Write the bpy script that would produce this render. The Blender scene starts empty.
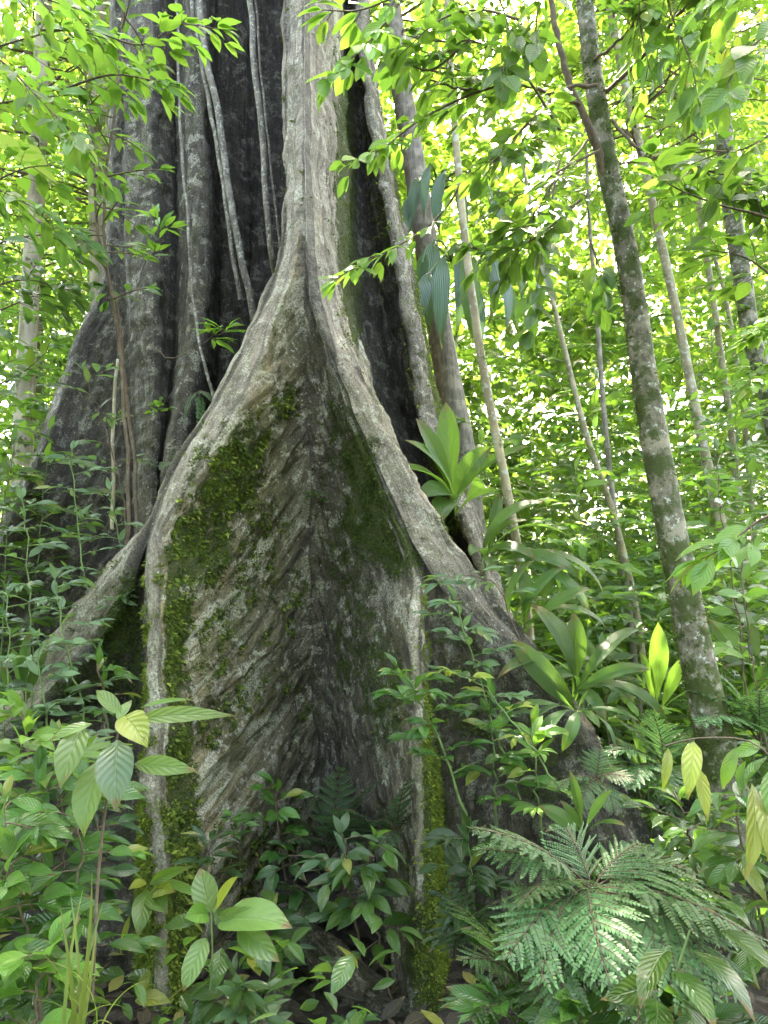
import bpy, math, random
import numpy as np
from mathutils import Vector, noise as mnoise

scene = bpy.context.scene
COL = scene.collection
R = math.radians
rng = random.Random(7)
nr = np.random.RandomState(11)

# ------------------------------------------------------------------ camera
CAM_H, PITCH, FPX = 1.75, R(8.0), 740.0
CP, SP = math.cos(PITCH), math.sin(PITCH)
cam_d = bpy.data.cameras.new('camera')
cam = bpy.data.objects.new('camera', cam_d)
COL.objects.link(cam)
cam.location = (0, 0, CAM_H)
cam.rotation_euler = (R(90) + PITCH, 0, 0)
cam_d.sensor_fit = 'VERTICAL'
cam_d.sensor_height = 36.0
cam_d.lens = 36.0 * FPX / 1024.0
cam_d.clip_start, cam_d.clip_end = 0.05, 2000
scene.camera = cam


def P(px, py, Y):
    """the point at distance Y in front of the camera seen at (px, py) of the photograph"""
    u, v = (px - 384) / FPX, (512 - py) / FPX
    d = Y / (CP - v * SP)
    return np.array([u * d, Y, CAM_H + d * (SP + v * CP)])


def PP(pts):
    return np.array([P(*p) for p in pts])


def pix(co):
    """back from points (n,3) to pixels (used only to say where on the bark the moss grows)"""
    x, y, z = co[:, 0], co[:, 1], co[:, 2] - CAM_H
    d = y * CP + z * SP
    return 384 + FPX * x / d, 512 - FPX * (z * CP - y * SP) / d


def ground_z(x, y):
    return 0.10 * np.sin(x * 0.9 + 1.3) * np.cos(y * 0.7) + 0.05 * np.sin(x * 2.1 + y * 1.7) - 0.04


# ------------------------------------------------------------------ objects
def tag(o, label=None, cat=None, group=None, kind=None):
    if label: o['label'] = label
    if cat: o['category'] = cat
    if group: o['group'] = group
    if kind: o['kind'] = kind
    return o


def thing(name, label, cat, loc, group=None):
    o = bpy.data.objects.new(name, None)
    o.empty_display_size = 0.1
    COL.objects.link(o)
    o.location = tuple(float(c) for c in loc)
    return tag(o, label, cat, group)


def link_mesh(name, me, parent=None):
    o = bpy.data.objects.new(name, me)
    COL.objects.link(o)
    if parent is not None:
        o.parent = parent
    return o


def np_mesh(name, verts, faces, mats, uv=None, fmat=None, attrs=None, normals=None):
    """verts (n,3); faces (m,4) quads or list of arrays; uv per vertex (n,2)"""
    me = bpy.data.meshes.new(name)
    verts = np.asarray(verts, dtype=np.float32)
    faces = np.asarray(faces, dtype=np.int32)
    k = faces.shape[1]
    me.vertices.add(len(verts))
    me.vertices.foreach_set('co', verts.ravel())
    me.loops.add(faces.size)
    me.loops.foreach_set('vertex_index', faces.ravel())
    me.polygons.add(len(faces))
    me.polygons.foreach_set('loop_start', np.arange(0, faces.size, k, dtype=np.int32))
    me.polygons.foreach_set('loop_total', np.full(len(faces), k, dtype=np.int32))
    me.polygons.foreach_set('use_smooth', np.ones(len(faces), dtype=bool))
    if fmat is not None:
        me.polygons.foreach_set('material_index', np.asarray(fmat, dtype=np.int32))
    if uv is not None:
        l = me.uv_layers.new(name='UVMap')
        l.data.foreach_set('uv', np.asarray(uv, dtype=np.float32)[faces.ravel()].ravel())
    if attrs:
        for an, av in attrs.items():
            a = me.attributes.new(an, 'FLOAT', 'POINT')
            a.data.foreach_set('value', np.asarray(av, dtype=np.float32))
    for m in mats:
        me.materials.append(m)
    me.update(calc_edges=True)
    me.validate()
    if normals is not None and len(me.vertices) == len(normals):
        me.normals_split_custom_set_from_vertices([tuple(n) for n in np.asarray(normals, dtype=float)])
    return me


# ------------------------------------------------------------------ leaf templates
def leaf_template(nu, nv, shape='acuminate'):
    us = np.linspace(-1, 1, nu + 1)
    vs = np.linspace(0, 1, nv + 1)
    if shape == 'acuminate':
        w = np.interp(vs, [0, .05, .15, .3, .45, .6, .75, .87, .94, 1], [.05, .18, .62, .93, 1, .9, .62, .30, .12, .015])
    elif shape == 'oval':
        w = np.interp(vs, [0, .05, .12, .25, .45, .65, .8, .9, .96, 1], [.06, .32, .64, .92, 1, .90, .60, .30, .12, .015])
    elif shape == 'strap':
        w = np.interp(vs, [0, .12, .26, .40, .56, .72, .88, 1], [.06, .07, .14, .50, .92, 1, .66, .02])
    elif shape == 'blade':
        w = np.interp(vs, [0, .2, .5, .8, 1], [.7, 1, .85, .5, .03])
    elif shape == 'pinnule':
        w = np.interp(vs, [0, .2, .6, .85, 1], [.9, 1, .8, .55, .1])
    else:
        w = np.interp(vs, [0, .5, 1], [.08, 1, .03])
    V, U = np.meshgrid(vs, us, indexing='ij')
    W = np.repeat(w[:, None], nu + 1, 1)
    idx = np.arange((nu + 1) * (nv + 1)).reshape(nv + 1, nu + 1)
    F = np.stack([idx[:-1, :-1], idx[:-1, 1:], idx[1:, 1:], idx[1:, :-1]], -1).reshape(-1, 4)
    return dict(u=U.ravel(), v=V.ravel(), w=W.ravel(), f=F, uv=np.stack([U.ravel() * .5 + .5, V.ravel()], -1))


T_BIG = leaf_template(6, 12)
T_BIGO = leaf_template(6, 12, 'oval')
T_MED = leaf_template(4, 7)
T_MEDO = leaf_template(4, 7, 'oval')
T_LOW = leaf_template(2, 4)
T_LOWO = leaf_template(2, 4, 'oval')
T_FAR = leaf_template(2, 2, 'diamond')
T_STRAP = leaf_template(12, 20, 'strap')
T_BLADE = leaf_template(2, 12, 'blade')
T_PINN = leaf_template(2, 3, 'pinnule')


def nrm(a):
    a = np.asarray(a, dtype=float)
    return a / np.maximum(np.linalg.norm(a, axis=-1, keepdims=True), 1e-9)


class Foliage:
    """collects leaves: base point, direction, up hint, length, half width, droop, fold"""
    def __init__(self, tmpl):
        self.t = tmpl
        self.o, self.d, self.n, self.L, self.W, self.dr, self.fo, self.wv = [], [], [], [], [], [], [], []

    def add(self, o, d, n, L, W, droop=.25, fold=.25, wave=0.0):
        self.o.append(o); self.d.append(d); self.n.append(n); self.L.append(L); self.W.append(W)
        self.dr.append(droop); self.fo.append(fold); self.wv.append(wave)

    def add_many(self, o, d, n, L, W, droop, fold):
        k = len(o)
        self.o.extend(o); self.d.extend(d); self.n.extend(n)
        self.L.extend(np.broadcast_to(L, k)); self.W.extend(np.broadcast_to(W, k))
        self.dr.extend(np.broadcast_to(droop, k)); self.fo.extend(np.broadcast_to(fold, k)); self.wv.extend(np.zeros(k))

    def arrays(self):
        t = self.t
        o = np.asarray(self.o, float); d = nrm(self.d); n = np.asarray(self.n, float)
        s = nrm(np.cross(d, n)); n = nrm(np.cross(s, d))
        L = np.asarray(self.L, float)[:, None]; W = np.asarray(self.W, float)[:, None]
        dr = np.asarray(self.dr, float)[:, None]; fo = np.asarray(self.fo, float)[:, None]; wv = np.asarray(self.wv, float)[:, None]
        u, v, w = t['u'][None], t['v'][None], t['w'][None]
        # the blade bends along an arc of angle a: droop 1 -> about a quarter turn
        a = np.where(np.abs(dr) < 1e-3, 1e-3, dr) * 1.6
        along = L * np.sin(a * v) / a
        down = -L * (1 - np.cos(a * v)) / a
        ph = np.arange(len(o))[:, None] * 1.7
        across = W * w * u
        lift = W * w * np.abs(u) * fo + W * wv * np.sin(v * 9 + ph + u * 1.5) * np.abs(u)
        ca, sa = np.cos(a * v), np.sin(a * v)
        al = along + lift * sa
        up = down + lift * ca
        co = (o[:, None, :] + s[:, None, :] * across[..., None] + d[:, None, :] * al[..., None] + n[:, None, :] * up[..., None])
        k = t['u'].size
        f = (t['f'][None] + (np.arange(len(o)) * k)[:, None, None]).reshape(-1, 4)
        uv = np.tile(t['uv'], (len(o), 1))
        return co.reshape(-1, 3), f, uv

    def mesh(self, name, mats, origin=(0, 0, 0)):
        co, f, uv = self.arrays()
        return np_mesh(name, co - np.asarray(origin), f, mats, uv)


def tube_arrays(paths, sides=7):
    """paths: list of (points (n,3), radii (n,)); returns verts, quads, uv (u around, v metres along)"""
    VV, FF, UU, off = [], [], [], 0
    ang = np.linspace(0, 2 * np.pi, sides + 1)
    for pts, rad in paths:
        pts = np.asarray(pts, float); n = len(pts)
        rad = np.broadcast_to(np.asarray(rad, float), n)
        tan = nrm(np.gradient(pts, axis=0))
        ref = np.array([0, 0, 1.0]) if abs(tan[:, 2]).mean() < .8 else np.array([0, 1.0, 0])
        a = nrm(np.cross(tan, ref)); b = np.cross(tan, a)
        ring = pts[:, None] + rad[:, None, None] * (np.cos(ang)[None, :, None] * a[:, None] + np.sin(ang)[None, :, None] * b[:, None])
        dist = np.concatenate([[0], np.cumsum(np.linalg.norm(np.diff(pts, axis=0), axis=1))])
        uv = np.stack([np.tile(ang / (2 * np.pi), (n, 1)), np.repeat(dist[:, None], sides + 1, 1)], -1)
        idx = np.arange(n * (sides + 1)).reshape(n, sides + 1) + off
        FF.append(np.stack([idx[:-1, :-1], idx[:-1, 1:], idx[1:, 1:], idx[1:, :-1]], -1).reshape(-1, 4))
        VV.append(ring.reshape(-1, 3)); UU.append(uv.reshape(-1, 2)); off += n * (sides + 1)
    return np.concatenate(VV), np.concatenate(FF), np.concatenate(UU)


def spline(pts, n):
    """Catmull-Rom through pts, n samples evenly by chord length (any number of columns)"""
    p = np.asarray(pts, float)
    if len(p) == 2:
        return p[0] + (p[1] - p[0]) * np.linspace(0, 1, n)[:, None]
    q = np.vstack([2 * p[0] - p[1], p, 2 * p[-1] - p[-2]])
    out = []
    for i in range(len(p) - 1):
        a, b, c, d = q[i:i + 4]
        t = np.linspace(0, 1, 16, endpoint=False)[:, None]
        out.append(.5 * (2 * b + (c - a) * t + (2 * a - 5 * b + 4 * c - d) * t ** 2 + (3 * b - a - 3 * c + d) * t ** 3))
    out = np.vstack(out + [p[-1:]])
    s = np.concatenate([[0], np.cumsum(np.linalg.norm(np.diff(out, axis=0), axis=1))])
    x = np.linspace(0, s[-1], n)
    return np.stack([np.interp(x, s, out[:, k]) for k in range(out.shape[1])], -1)


def tube_mesh(name, paths, mat, origin=(0, 0, 0), sides=7):
    v, f, uv = tube_arrays(paths, sides)
    return np_mesh(name, v - np.asarray(origin), f, [mat], uv)
# ------------------------------------------------------------------ materials
class N:
    def __init__(self, name):
        self.m = bpy.data.materials.new(name)
        self.m.use_nodes = True
        self.t = self.m.node_tree
        self.t.nodes.clear()
        self.out = self.t.nodes.new('ShaderNodeOutputMaterial')

    def n(self, ty, **kw):
        nd = self.t.nodes.new('ShaderNode' + ty)
        for k, v in kw.items():
            if k.startswith('i_'):
                key = k[2:]
                nd.inputs[int(key) if key.isdigit() else key.replace('_', ' ')].default_value = v
            else:
                setattr(nd, k, v)
        return nd

    def l(self, a, b):
        self.t.links.new(a, b)

    def math(self, op, a, b=None, clamp=False):
        nd = self.n('Math', operation=op, use_clamp=clamp)
        for i, x in enumerate((a, b)):
            if x is None: continue
            if hasattr(x, 'is_output'): self.l(x, nd.inputs[i])
            else: nd.inputs[i].default_value = x
        return nd.outputs[0]

    def mix(self, fac, a, b, blend='MIX'):
        nd = self.n('Mix', data_type='RGBA', blend_type=blend)
        for s, x in ((nd.inputs[0], fac), (nd.inputs[6], a), (nd.inputs[7], b)):
            if hasattr(x, 'is_output'): self.l(x, s)
            elif isinstance(x, (int, float)): s.default_value = x
            else: s.default_value = (*x, 1)
        return nd.outputs[2]

    def noise(self, scale, vec=None, detail=4, rough=.6, dist=0.0):
        nd = self.n('TexNoise')
        nd.inputs['Scale'].default_value = scale
        nd.inputs['Detail'].default_value = detail
        nd.inputs['Roughness'].default_value = rough
        nd.inputs['Distortion'].default_value = dist
        if vec is not None: self.l(vec, nd.inputs['Vector'])
        return nd.outputs['Fac']

    def ramp(self, fac, stops):
        nd = self.n('ValToRGB')
        e = nd.color_ramp.elements
        while len(e) > 2: e.remove(e[-1])
        for i, (p, c) in enumerate(stops):
            el = e[i] if i < 2 else e.new(p)
            el.position = p
            el.color = (*c, 1) if not isinstance(c, (int, float)) else (c, c, c, 1)
        self.l(fac, nd.inputs[0])
        return nd.outputs[0]

    def maprange(self, x, a, b, c=0.0, d=1.0):
        nd = self.n('MapRange')
        self.l(x, nd.inputs[0])
        for i, v in enumerate((a, b, c, d)): nd.inputs[i + 1].default_value = v
        return nd.outputs[0]


def leaf_mat(name, col, col2, trans, rough=.38, veins=9.0, vein_amt=.5, tw=.42, under=1.25, spots=0.0, pleat=0.0, age=1.0):
    """glossy green blade that lets light through; veins from the leaf's own UV, hue changes leaf by leaf"""
    N_ = N(name)
    geo = N_.n('NewGeometry')
    rnd = geo.outputs['Random Per Island']
    oi = N_.n('ObjectInfo').outputs['Random']
    c = N_.mix(rnd, col, col2)
    hs = N_.n('HueSaturation')
    N_.l(c, hs.inputs['Color'])
    N_.l(N_.math('ADD', N_.math('MULTIPLY', oi, .024), .488), hs.inputs['Hue'])
    r2 = N_.math('FRACT', N_.math('MULTIPLY', rnd, 17.3))
    per = N_.math('ADD', N_.math('MULTIPLY', N_.math('FRACT', N_.math('MULTIPLY', oi, 7.7)), .55), .62)
    N_.l(N_.math('MULTIPLY', per, N_.math('ADD', N_.math('MULTIPLY', r2, .65), .66)), hs.inputs['Value'])
    c = hs.outputs[0]
    uvn = N_.n('UVMap'); sep = N_.n('SeparateXYZ'); N_.l(uvn.outputs[0], sep.inputs[0])
    bump_h = None
    if veins:
        a = N_.math('ABSOLUTE', N_.math('SUBTRACT', sep.outputs[0], .5))
        ph = N_.math('SUBTRACT', N_.math('MULTIPLY', sep.outputs[1], veins), N_.math('MULTIPLY', a, veins * .55))
        saw = N_.math('ABSOLUTE', N_.math('SUBTRACT', N_.math('FRACT', ph), .5))     # 0.5 at the vein
        side = N_.maprange(saw, .40, .5)
        mid = N_.maprange(a, .045, .015)
        v = N_.math('MAXIMUM', side, mid)
        lite = N_.mix(.5, c, (.24, .33, .12))
        c = N_.mix(N_.math('MULTIPLY', v, vein_amt * .7), c, lite)
        bump_h = N_.math('ADD', N_.math('MULTIPLY', saw, 1.0), N_.math('MULTIPLY', mid, -.6))
    if pleat:
        sn = N_.math('SINE', N_.math('MULTIPLY', sep.outputs[0], pleat * 6.2832))
        bump_h = sn
        c = N_.mix(N_.maprange(sn, .2, 1, 0, .35), c, N_.mix(.5, c, (.30, .40, .18)))
    tc = N_.n('TexCoord')
    blot = N_.noise(14, tc.outputs['Object'], 3)
    c = N_.mix(N_.maprange(blot, .45, .75, 0, .35), c, N_.mix(.6, c, (.10, .10, .02)))
    if spots:
        sp = N_.noise(70, tc.outputs['Object'], 2)
        c = N_.mix(N_.maprange(sp, .70 - spots, .74 - spots), c, (.12, .08, .03))
    # old leaves yellow, and some die back brown from the rim and tip
    old = N_.math('GREATER_THAN', N_.math('FRACT', N_.math('MULTIPLY', rnd, 31.7)), .95)
    c = N_.mix(N_.math('MULTIPLY', old, .6 * age), c, (.24, .23, .04))
    edge_ = N_.math('MULTIPLY', N_.math('ABSOLUTE', N_.math('SUBTRACT', sep.outputs[0], .5)), 1.6)
    rim = N_.math('MAXIMUM', edge_, N_.math('MULTIPLY', sep.outputs[1], .92))
    rim = N_.math('ADD', rim, N_.math('MULTIPLY', N_.math('SUBTRACT', N_.noise(38, tc.outputs['Object'], 3), .5), .7))
    sick = N_.math('GREATER_THAN', N_.math('FRACT', N_.math('MULTIPLY', rnd, 53.1)), .80)
    c = N_.mix(N_.math('MULTIPLY', sick, N_.maprange(rim, .80, .86, 0, age)), c, (.13, .08, .03))
    cu = N_.mix(.35, c, (.16, .22, .12))
    back = geo.outputs['Backfacing']
    cc = N_.mix(back, c, cu)
    p = N_.n('BsdfPrincipled')
    N_.l(cc, p.inputs['Base Color'])
    N_.l(N_.math('ADD', N_.math('MULTIPLY', back, .2), rough), p.inputs['Roughness'])
    p.inputs['Specular IOR Level'].default_value = .5
    tr = N_.n('BsdfTranslucent')
    tcol = N_.mix(1.0, N_.mix(.5, c, col), (1, 1, 1), 'MULTIPLY')
    tm = N_.mix(rnd, trans, tuple(x * y for x, y in zip(trans, (.70, .85, .8))))
    tm = N_.mix(.30, tm, c)
    N_.l(tm, tr.inputs['Color'])
    if bump_h is not None:
        b = N_.n('Bump'); b.inputs['Strength'].default_value = .6; b.inputs['Distance'].default_value = .006
        N_.l(bump_h, b.inputs['Height']); N_.l(b.outputs[0], p.inputs['Normal'])
    mx = N_.n('MixShader'); mx.inputs[0].default_value = tw
    N_.l(p.outputs[0], mx.inputs[1]); N_.l(tr.outputs[0], mx.inputs[2])
    N_.l(mx.outputs[0], N_.out.inputs[0])
    return N_.m


M = {}
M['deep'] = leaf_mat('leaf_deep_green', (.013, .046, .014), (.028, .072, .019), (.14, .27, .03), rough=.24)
M['mid'] = leaf_mat('leaf_mid_green', (.032, .095, .018), (.065, .14, .026), (.22, .40, .04), rough=.22)
M['pale'] = leaf_mat('leaf_pale_green', (.055, .125, .055), (.15, .225, .11), (.22, .36, .08), rough=.20)
M['bright'] = leaf_mat('leaf_bright_green', (.08, .20, .022), (.13, .25, .03), (.36, .60, .05), rough=.38)
M['yellow'] = leaf_mat('leaf_yellow_green', (.24, .32, .035), (.32, .35, .04), (.62, .70, .06), rough=.36, veins=7, vein_amt=.3)
M['canopy'] = leaf_mat('leaf_canopy', (.04, .11, .018), (.07, .15, .022), (.28, .48, .04), rough=.36, veins=8, vein_amt=.35, tw=.5)
M['canopy2'] = leaf_mat('leaf_sunlit_canopy', (.05, .12, .018), (.09, .16, .025), (.24, .39, .03), rough=.45, veins=0, tw=.5)
M['far'] = leaf_mat('leaf_far', (.05, .11, .02), (.10, .15, .03), (.44, .54, .08), rough=.5, veins=0, tw=.5)  # pale yellow transmission stands in for bright haze in the distance
M['pleat'] = leaf_mat('leaf_pleated', (.06, .15, .03), (.10, .21, .045), (.28, .48, .05), rough=.24, veins=0, pleat=13)
M['pleat_blue'] = leaf_mat('leaf_pleated_bluish', (.07, .15, .085), (.13, .22, .14), (.20, .36, .09), rough=.22, veins=0, pleat=9, tw=.2)
M['fern'] = leaf_mat('leaf_fern', (.045, .13, .04), (.08, .175, .055), (.2, .38, .07), rough=.55, veins=0, tw=.38, age=0)
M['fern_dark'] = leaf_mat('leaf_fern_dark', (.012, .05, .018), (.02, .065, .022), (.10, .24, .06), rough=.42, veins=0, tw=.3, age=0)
M['grass'] = leaf_mat('grass_blade', (.13, .19, .035), (.20, .24, .05), (.40, .50, .07), rough=.4, veins=0, tw=.4)
M['melastome'] = leaf_mat('leaf_curved_veins', (.13, .25, .06), (.18, .29, .07), (.36, .54, .08), rough=.30, veins=7, vein_amt=.5)
M['worn'] = leaf_mat('leaf_worn', (.14, .24, .06), (.17, .26, .07), (.34, .48, .08), rough=.45, veins=7, vein_amt=.5, spots=.06)
M['litter'] = leaf_mat('dry_leaf', (.014, .009, .006), (.038, .025, .014), (.02, .01, .005), rough=.7, veins=8, tw=.15)


def moss_mat(name, a, b):
    N_ = N(name)
    rnd = N_.n('NewGeometry').outputs['Random Per Island']
    c = N_.mix(rnd, a, b)
    p = N_.n('BsdfPrincipled'); N_.l(c, p.inputs['Base Color']); p.inputs['Roughness'].default_value = .8
    p.inputs['Specular IOR Level'].default_value = .2
    tr = N_.n('BsdfTranslucent'); N_.l(N_.mix(.5, c, (.25, .34, .04)), tr.inputs['Color'])
    mx = N_.n('MixShader'); mx.inputs[0].default_value = .3
    N_.l(p.outputs[0], mx.inputs[1]); N_.l(tr.outputs[0], mx.inputs[2]); N_.l(mx.outputs[0], N_.out.inputs[0])
    return N_.m


M['moss'] = moss_mat('moss_shaggy', (.07, .11, .016), (.22, .27, .04))
M['moss_dark'] = moss_mat('moss_dark', (.022, .045, .010), (.085, .125, .022))


def stem_mat(name, a, b, scale=30, moss=0.0, rough=.75, stretch=.2, spots=.0, bump=.6):
    N_ = N(name)
    tc = N_.n('TexCoord'); mp = N_.n('Mapping'); N_.l(tc.outputs['Object'], mp.inputs[0])
    mp.inputs['Scale'].default_value = (1, 1, stretch)
    n1 = N_.noise(scale, mp.outputs[0], 6, .65)
    n2 = N_.noise(scale * .22, tc.outputs['Object'], 4)
    c = N_.mix(N_.maprange(n1, .32, .68), a, b)
    c = N_.mix(N_.maprange(n2, .48, .62, 0, .55), c, tuple(x * 1.55 for x in b))
    if spots:
        s = N_.noise(scale * .9, tc.outputs['Object'], 3)
        c = N_.mix(N_.maprange(s, .60 - spots, .64 - spots), c, (.34, .35, .29))
    if moss:
        m = N_.noise(7, tc.outputs['Object'], 5, .7)
        c = N_.mix(N_.maprange(m, .62 - moss, .70 - moss), c, N_.mix(n1, (.02, .03, .008), (.075, .09, .02)))
    p = N_.n('BsdfPrincipled'); N_.l(c, p.inputs['Base Color']); p.inputs['Roughness'].default_value = rough
    p.inputs['Specular IOR Level'].default_value = .3
    b_ = N_.n('Bump'); b_.inputs['Strength'].default_value = bump; b_.inputs['Distance'].default_value = .012
    N_.l(n1, b_.inputs['Height']); N_.l(b_.outputs[0], p.inputs['Normal'])
    N_.l(p.outputs[0], N_.out.inputs[0])
    return N_.m


M['twig'] = stem_mat('twig_brown', (.055, .038, .024), (.13, .095, .06), 60)
M['stem_green'] = stem_mat('stem_green', (.06, .10, .03), (.12, .17, .05), 60, bump=.15)
M['bark_mossy'] = stem_mat('bark_mossy_grey', (.065, .055, .038), (.20, .175, .125), 30, moss=.16, stretch=.6, spots=.012)
M['bark_pale'] = stem_mat('bark_pale', (.15, .125, .065), (.28, .24, .145), 20, moss=.03, spots=.03)
M['bark_far'] = stem_mat('bark_far', (.20, .165, .115), (.38, .33, .25), 14, moss=.06)
M['bark_fibre'] = stem_mat('bark_fibrous', (.085, .072, .052), (.22, .19, .145), 40, moss=.02, stretch=.08)
M['liana'] = stem_mat('liana_bark', (.07, .06, .048), (.19, .165, .13), 40, moss=.0, spots=.03)


def bark_mat():
    N_ = N('buttress_bark')
    tc = N_.n('TexCoord'); o = tc.outputs['Object']
    uvn = N_.n('UVMap').outputs[0]
    at = lambda k: N_.n('Attribute', attribute_name=k).outputs['Fac']
    moss, pale, ochre = at('moss'), at('pale'), at('ochre')
    mp = N_.n('Mapping'); N_.l(uvn, mp.inputs[0]); mp.inputs['Scale'].default_value = (1, .12, 1)
    streak = N_.noise(26, mp.outputs[0], 8, .72, .4)
    mp2 = N_.n('Mapping'); N_.l(uvn, mp2.inputs[0]); mp2.inputs['Scale'].default_value = (1, .35, 1)
    blot = N_.noise(5.0, mp2.outputs[0], 6, .65)
    fine = N_.noise(85, o, 6, .7)
    med = N_.noise(17, o, 6, .68)
    big = N_.noise(2.6, o, 4, .6)
    dark = N_.mix(N_.maprange(streak, .34, .68), (.012, .009, .0065), (.165, .135, .098))
    dark = N_.mix(N_.maprange(fine, .45, .66, 0, .7), dark, N_.mix(.5, dark, (.22, .20, .17)))
    och = N_.mix(N_.maprange(streak, .36, .64), (.075, .054, .022), (.50, .41, .225))
    och = N_.mix(N_.maprange(blot, .45, .66), och, (.17, .165, .065))
    pl = N_.mix(N_.maprange(streak, .33, .66), (.13, .105, .075), (.42, .36, .275))
    pl = N_.mix(N_.maprange(med, .50, .68, 0, .6), pl, (.26, .24, .17))
    c = N_.mix(N_.math('MULTIPLY', ochre, N_.maprange(blot, .15, .45)), dark, och)
    edge = N_.math('ADD', pale, N_.math('MULTIPLY', N_.math('SUBTRACT', N_.math('ADD', N_.math('MULTIPLY', med, .5), N_.math('MULTIPLY', blot, .5)), .5), 2.2))
    c = N_.mix(N_.math('MULTIPLY', N_.maprange(edge, .20, .85), .92), c, pl)
    # green film of algae
    alg = N_.math('MULTIPLY', N_.maprange(big, .42, .62), N_.maprange(med, .40, .62))
    c = N_.mix(N_.math('MULTIPLY', alg, .5), c, (.12, .125, .035))
    # crusts of whitish lichen
    lich = N_.noise(9, o, 5, .62, .3)
    lm = N_.math('MULTIPLY', N_.maprange(lich, .55, .59), N_.maprange(N_.noise(60, o, 3), .35, .55))
    c = N_.mix(N_.math('MULTIPLY', lm, .85), c, N_.mix(fine, (.30, .29, .21), (.60, .57, .44)))
    sp = N_.noise(38, o, 3, .5)
    c = N_.mix(N_.maprange(sp, .665, .69, 0, .8), c, (.50, .49, .38))
    cream = N_.noise(7, mp2.outputs[0], 6, .68, .5)
    cm = N_.math('MULTIPLY', N_.math('MULTIPLY', N_.maprange(cream, .525, .565), N_.maprange(fine, .38, .52)), N_.maprange(ochre, .05, .5, .25, .9))
    c = N_.mix(cm, c, N_.mix(med, (.34, .33, .22), (.58, .56, .42)))
    grain = N_.n('Combine' + 'Color')
    gv = N_.maprange(N_.math('ADD', N_.math('MULTIPLY', fine, .6), N_.math('MULTIPLY', N_.noise(150, o, 4, .7), .4)), .36, .64, .32, 1.65)
    for q_ in range(3): N_.l(gv, grain.inputs[q_])
    c = N_.mix(.85, c, grain.outputs[0], 'MULTIPLY')
    # dark stains along the flow
    st = N_.noise(9, mp.outputs[0], 5, .6)
    c = N_.mix(N_.maprange(st, .54, .68, 0, .75), c, N_.mix(.8, c, (.025, .022, .02)))
    c = N_.mix(N_.math('MULTIPLY', at('dark'), N_.maprange(med, .30, .62, 1.0, .55)), c, N_.mix(streak, (.006, .005, .004), (.034, .028, .021)))  # dark bark, with shade of recesses and flanks mixed into the colour
    # moss
    mm = N_.math('ADD', N_.math('MULTIPLY', moss, .9), N_.math('MULTIPLY', N_.math('SUBTRACT', N_.noise(14, o, 7, .75), .5), 2.6))
    mmf = N_.maprange(mm, .50, .70)
    mc = N_.mix(N_.maprange(fine, .3, .7), (.028, .04, .008), (.12, .14, .026))
    c = N_.mix(mmf, c, mc)
    p = N_.n('BsdfPrincipled'); N_.l(c, p.inputs['Base Color'])
    N_.l(N_.maprange(med, .3, .7, .62, .9), p.inputs['Roughness'])
    p.inputs['Specular IOR Level'].default_value = .35
    h = N_.math('ADD', N_.math('MULTIPLY', streak, 1.0), N_.math('MULTIPLY', med, .6))
    h = N_.math('ADD', h, N_.math('MULTIPLY', fine, .28))
    h = N_.math('ADD', h, N_.math('MULTIPLY', N_.math('MULTIPLY', mmf, fine), .9))
    b = N_.n('Bump'); b.inputs['Strength'].default_value = 1.0; b.inputs['Distance'].default_value = .055
    N_.l(h, b.inputs['Height']); N_.l(b.outputs[0], p.inputs['Normal'])
    N_.l(p.outputs[0], N_.out.inputs[0])
    return N_.m


M['bark'] = bark_mat()


def ground_mat():
    N_ = N('forest_floor')
    o = N_.n('TexCoord').outputs['Object']
    a = N_.noise(9, o, 8, .7); b = N_.noise(45, o, 6, .7); g = N_.noise(1.1, o, 4)
    c = N_.mix(N_.maprange(a, .35, .65), (.012, .009, .006), (.040, .029, .019))
    c = N_.mix(N_.maprange(b, .55, .7, 0, .6), c, (.075, .052, .03))
    c = N_.mix(N_.maprange(g, .5, .62, 0, .6), c, (.035, .055, .015))
    p = N_.n('BsdfPrincipled'); N_.l(c, p.inputs['Base Color']); p.inputs['Roughness'].default_value = .85
    bp = N_.n('Bump'); bp.inputs['Strength'].default_value = .9; bp.inputs['Distance'].default_value = .04
    N_.l(N_.math('ADD', a, N_.math('MULTIPLY', b, .4)), bp.inputs['Height']); N_.l(bp.outputs[0], p.inputs['Normal'])
    N_.l(p.outputs[0], N_.out.inputs[0])
    return N_.m


M['ground'] = ground_mat()

# ------------------------------------------------------------------ light
SUN_EL, SUN_AZ = R(60), R(12)          # azimuth from +Y (ahead of the camera) towards +X
world = bpy.data.worlds.new('World')
scene.world = world
world.use_nodes = True
wt = world.node_tree
bg = wt.nodes.get('Background') or wt.nodes.new('ShaderNodeBackground')
sky = wt.nodes.new('ShaderNodeTexSky')
sky.sky_type = 'NISHITA'
sky.sun_disc = False
sky.sun_elevation = SUN_EL
sky.sun_rotation = SUN_AZ
sky.air_density, sky.dust_density, sky.ozone_density = 1.0, 6.0, 0.6
wt.links.new(sky.outputs[0], bg.inputs[0])
bg.inputs[1].default_value = 0.15
sd = bpy.data.lights.new('sun', 'SUN')
sd.energy, sd.angle, sd.color = 3.0, R(0.5), (1.0, .95, .86)
so = bpy.data.objects.new('sun', sd)
COL.objects.link(so)
dirv = Vector((math.sin(SUN_AZ) * math.cos(SUN_EL), math.cos(SUN_AZ) * math.cos(SUN_EL), math.sin(SUN_EL)))
so.rotation_euler = dirv.to_track_quat('Z', 'Y').to_euler()
so.location = (6, 8, 12)
vs_ = scene.view_settings
vs_.view_transform = 'Standard'
vs_.look = 'None'
vs_.gamma = 1
vs_.exposure = 4.2
vs_.use_white_balance = True
vs_.white_balance_temperature = 7000
vs_.white_balance_tint = 10
vs_.use_curve_mapping = False
cy = scene.cycles
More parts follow.
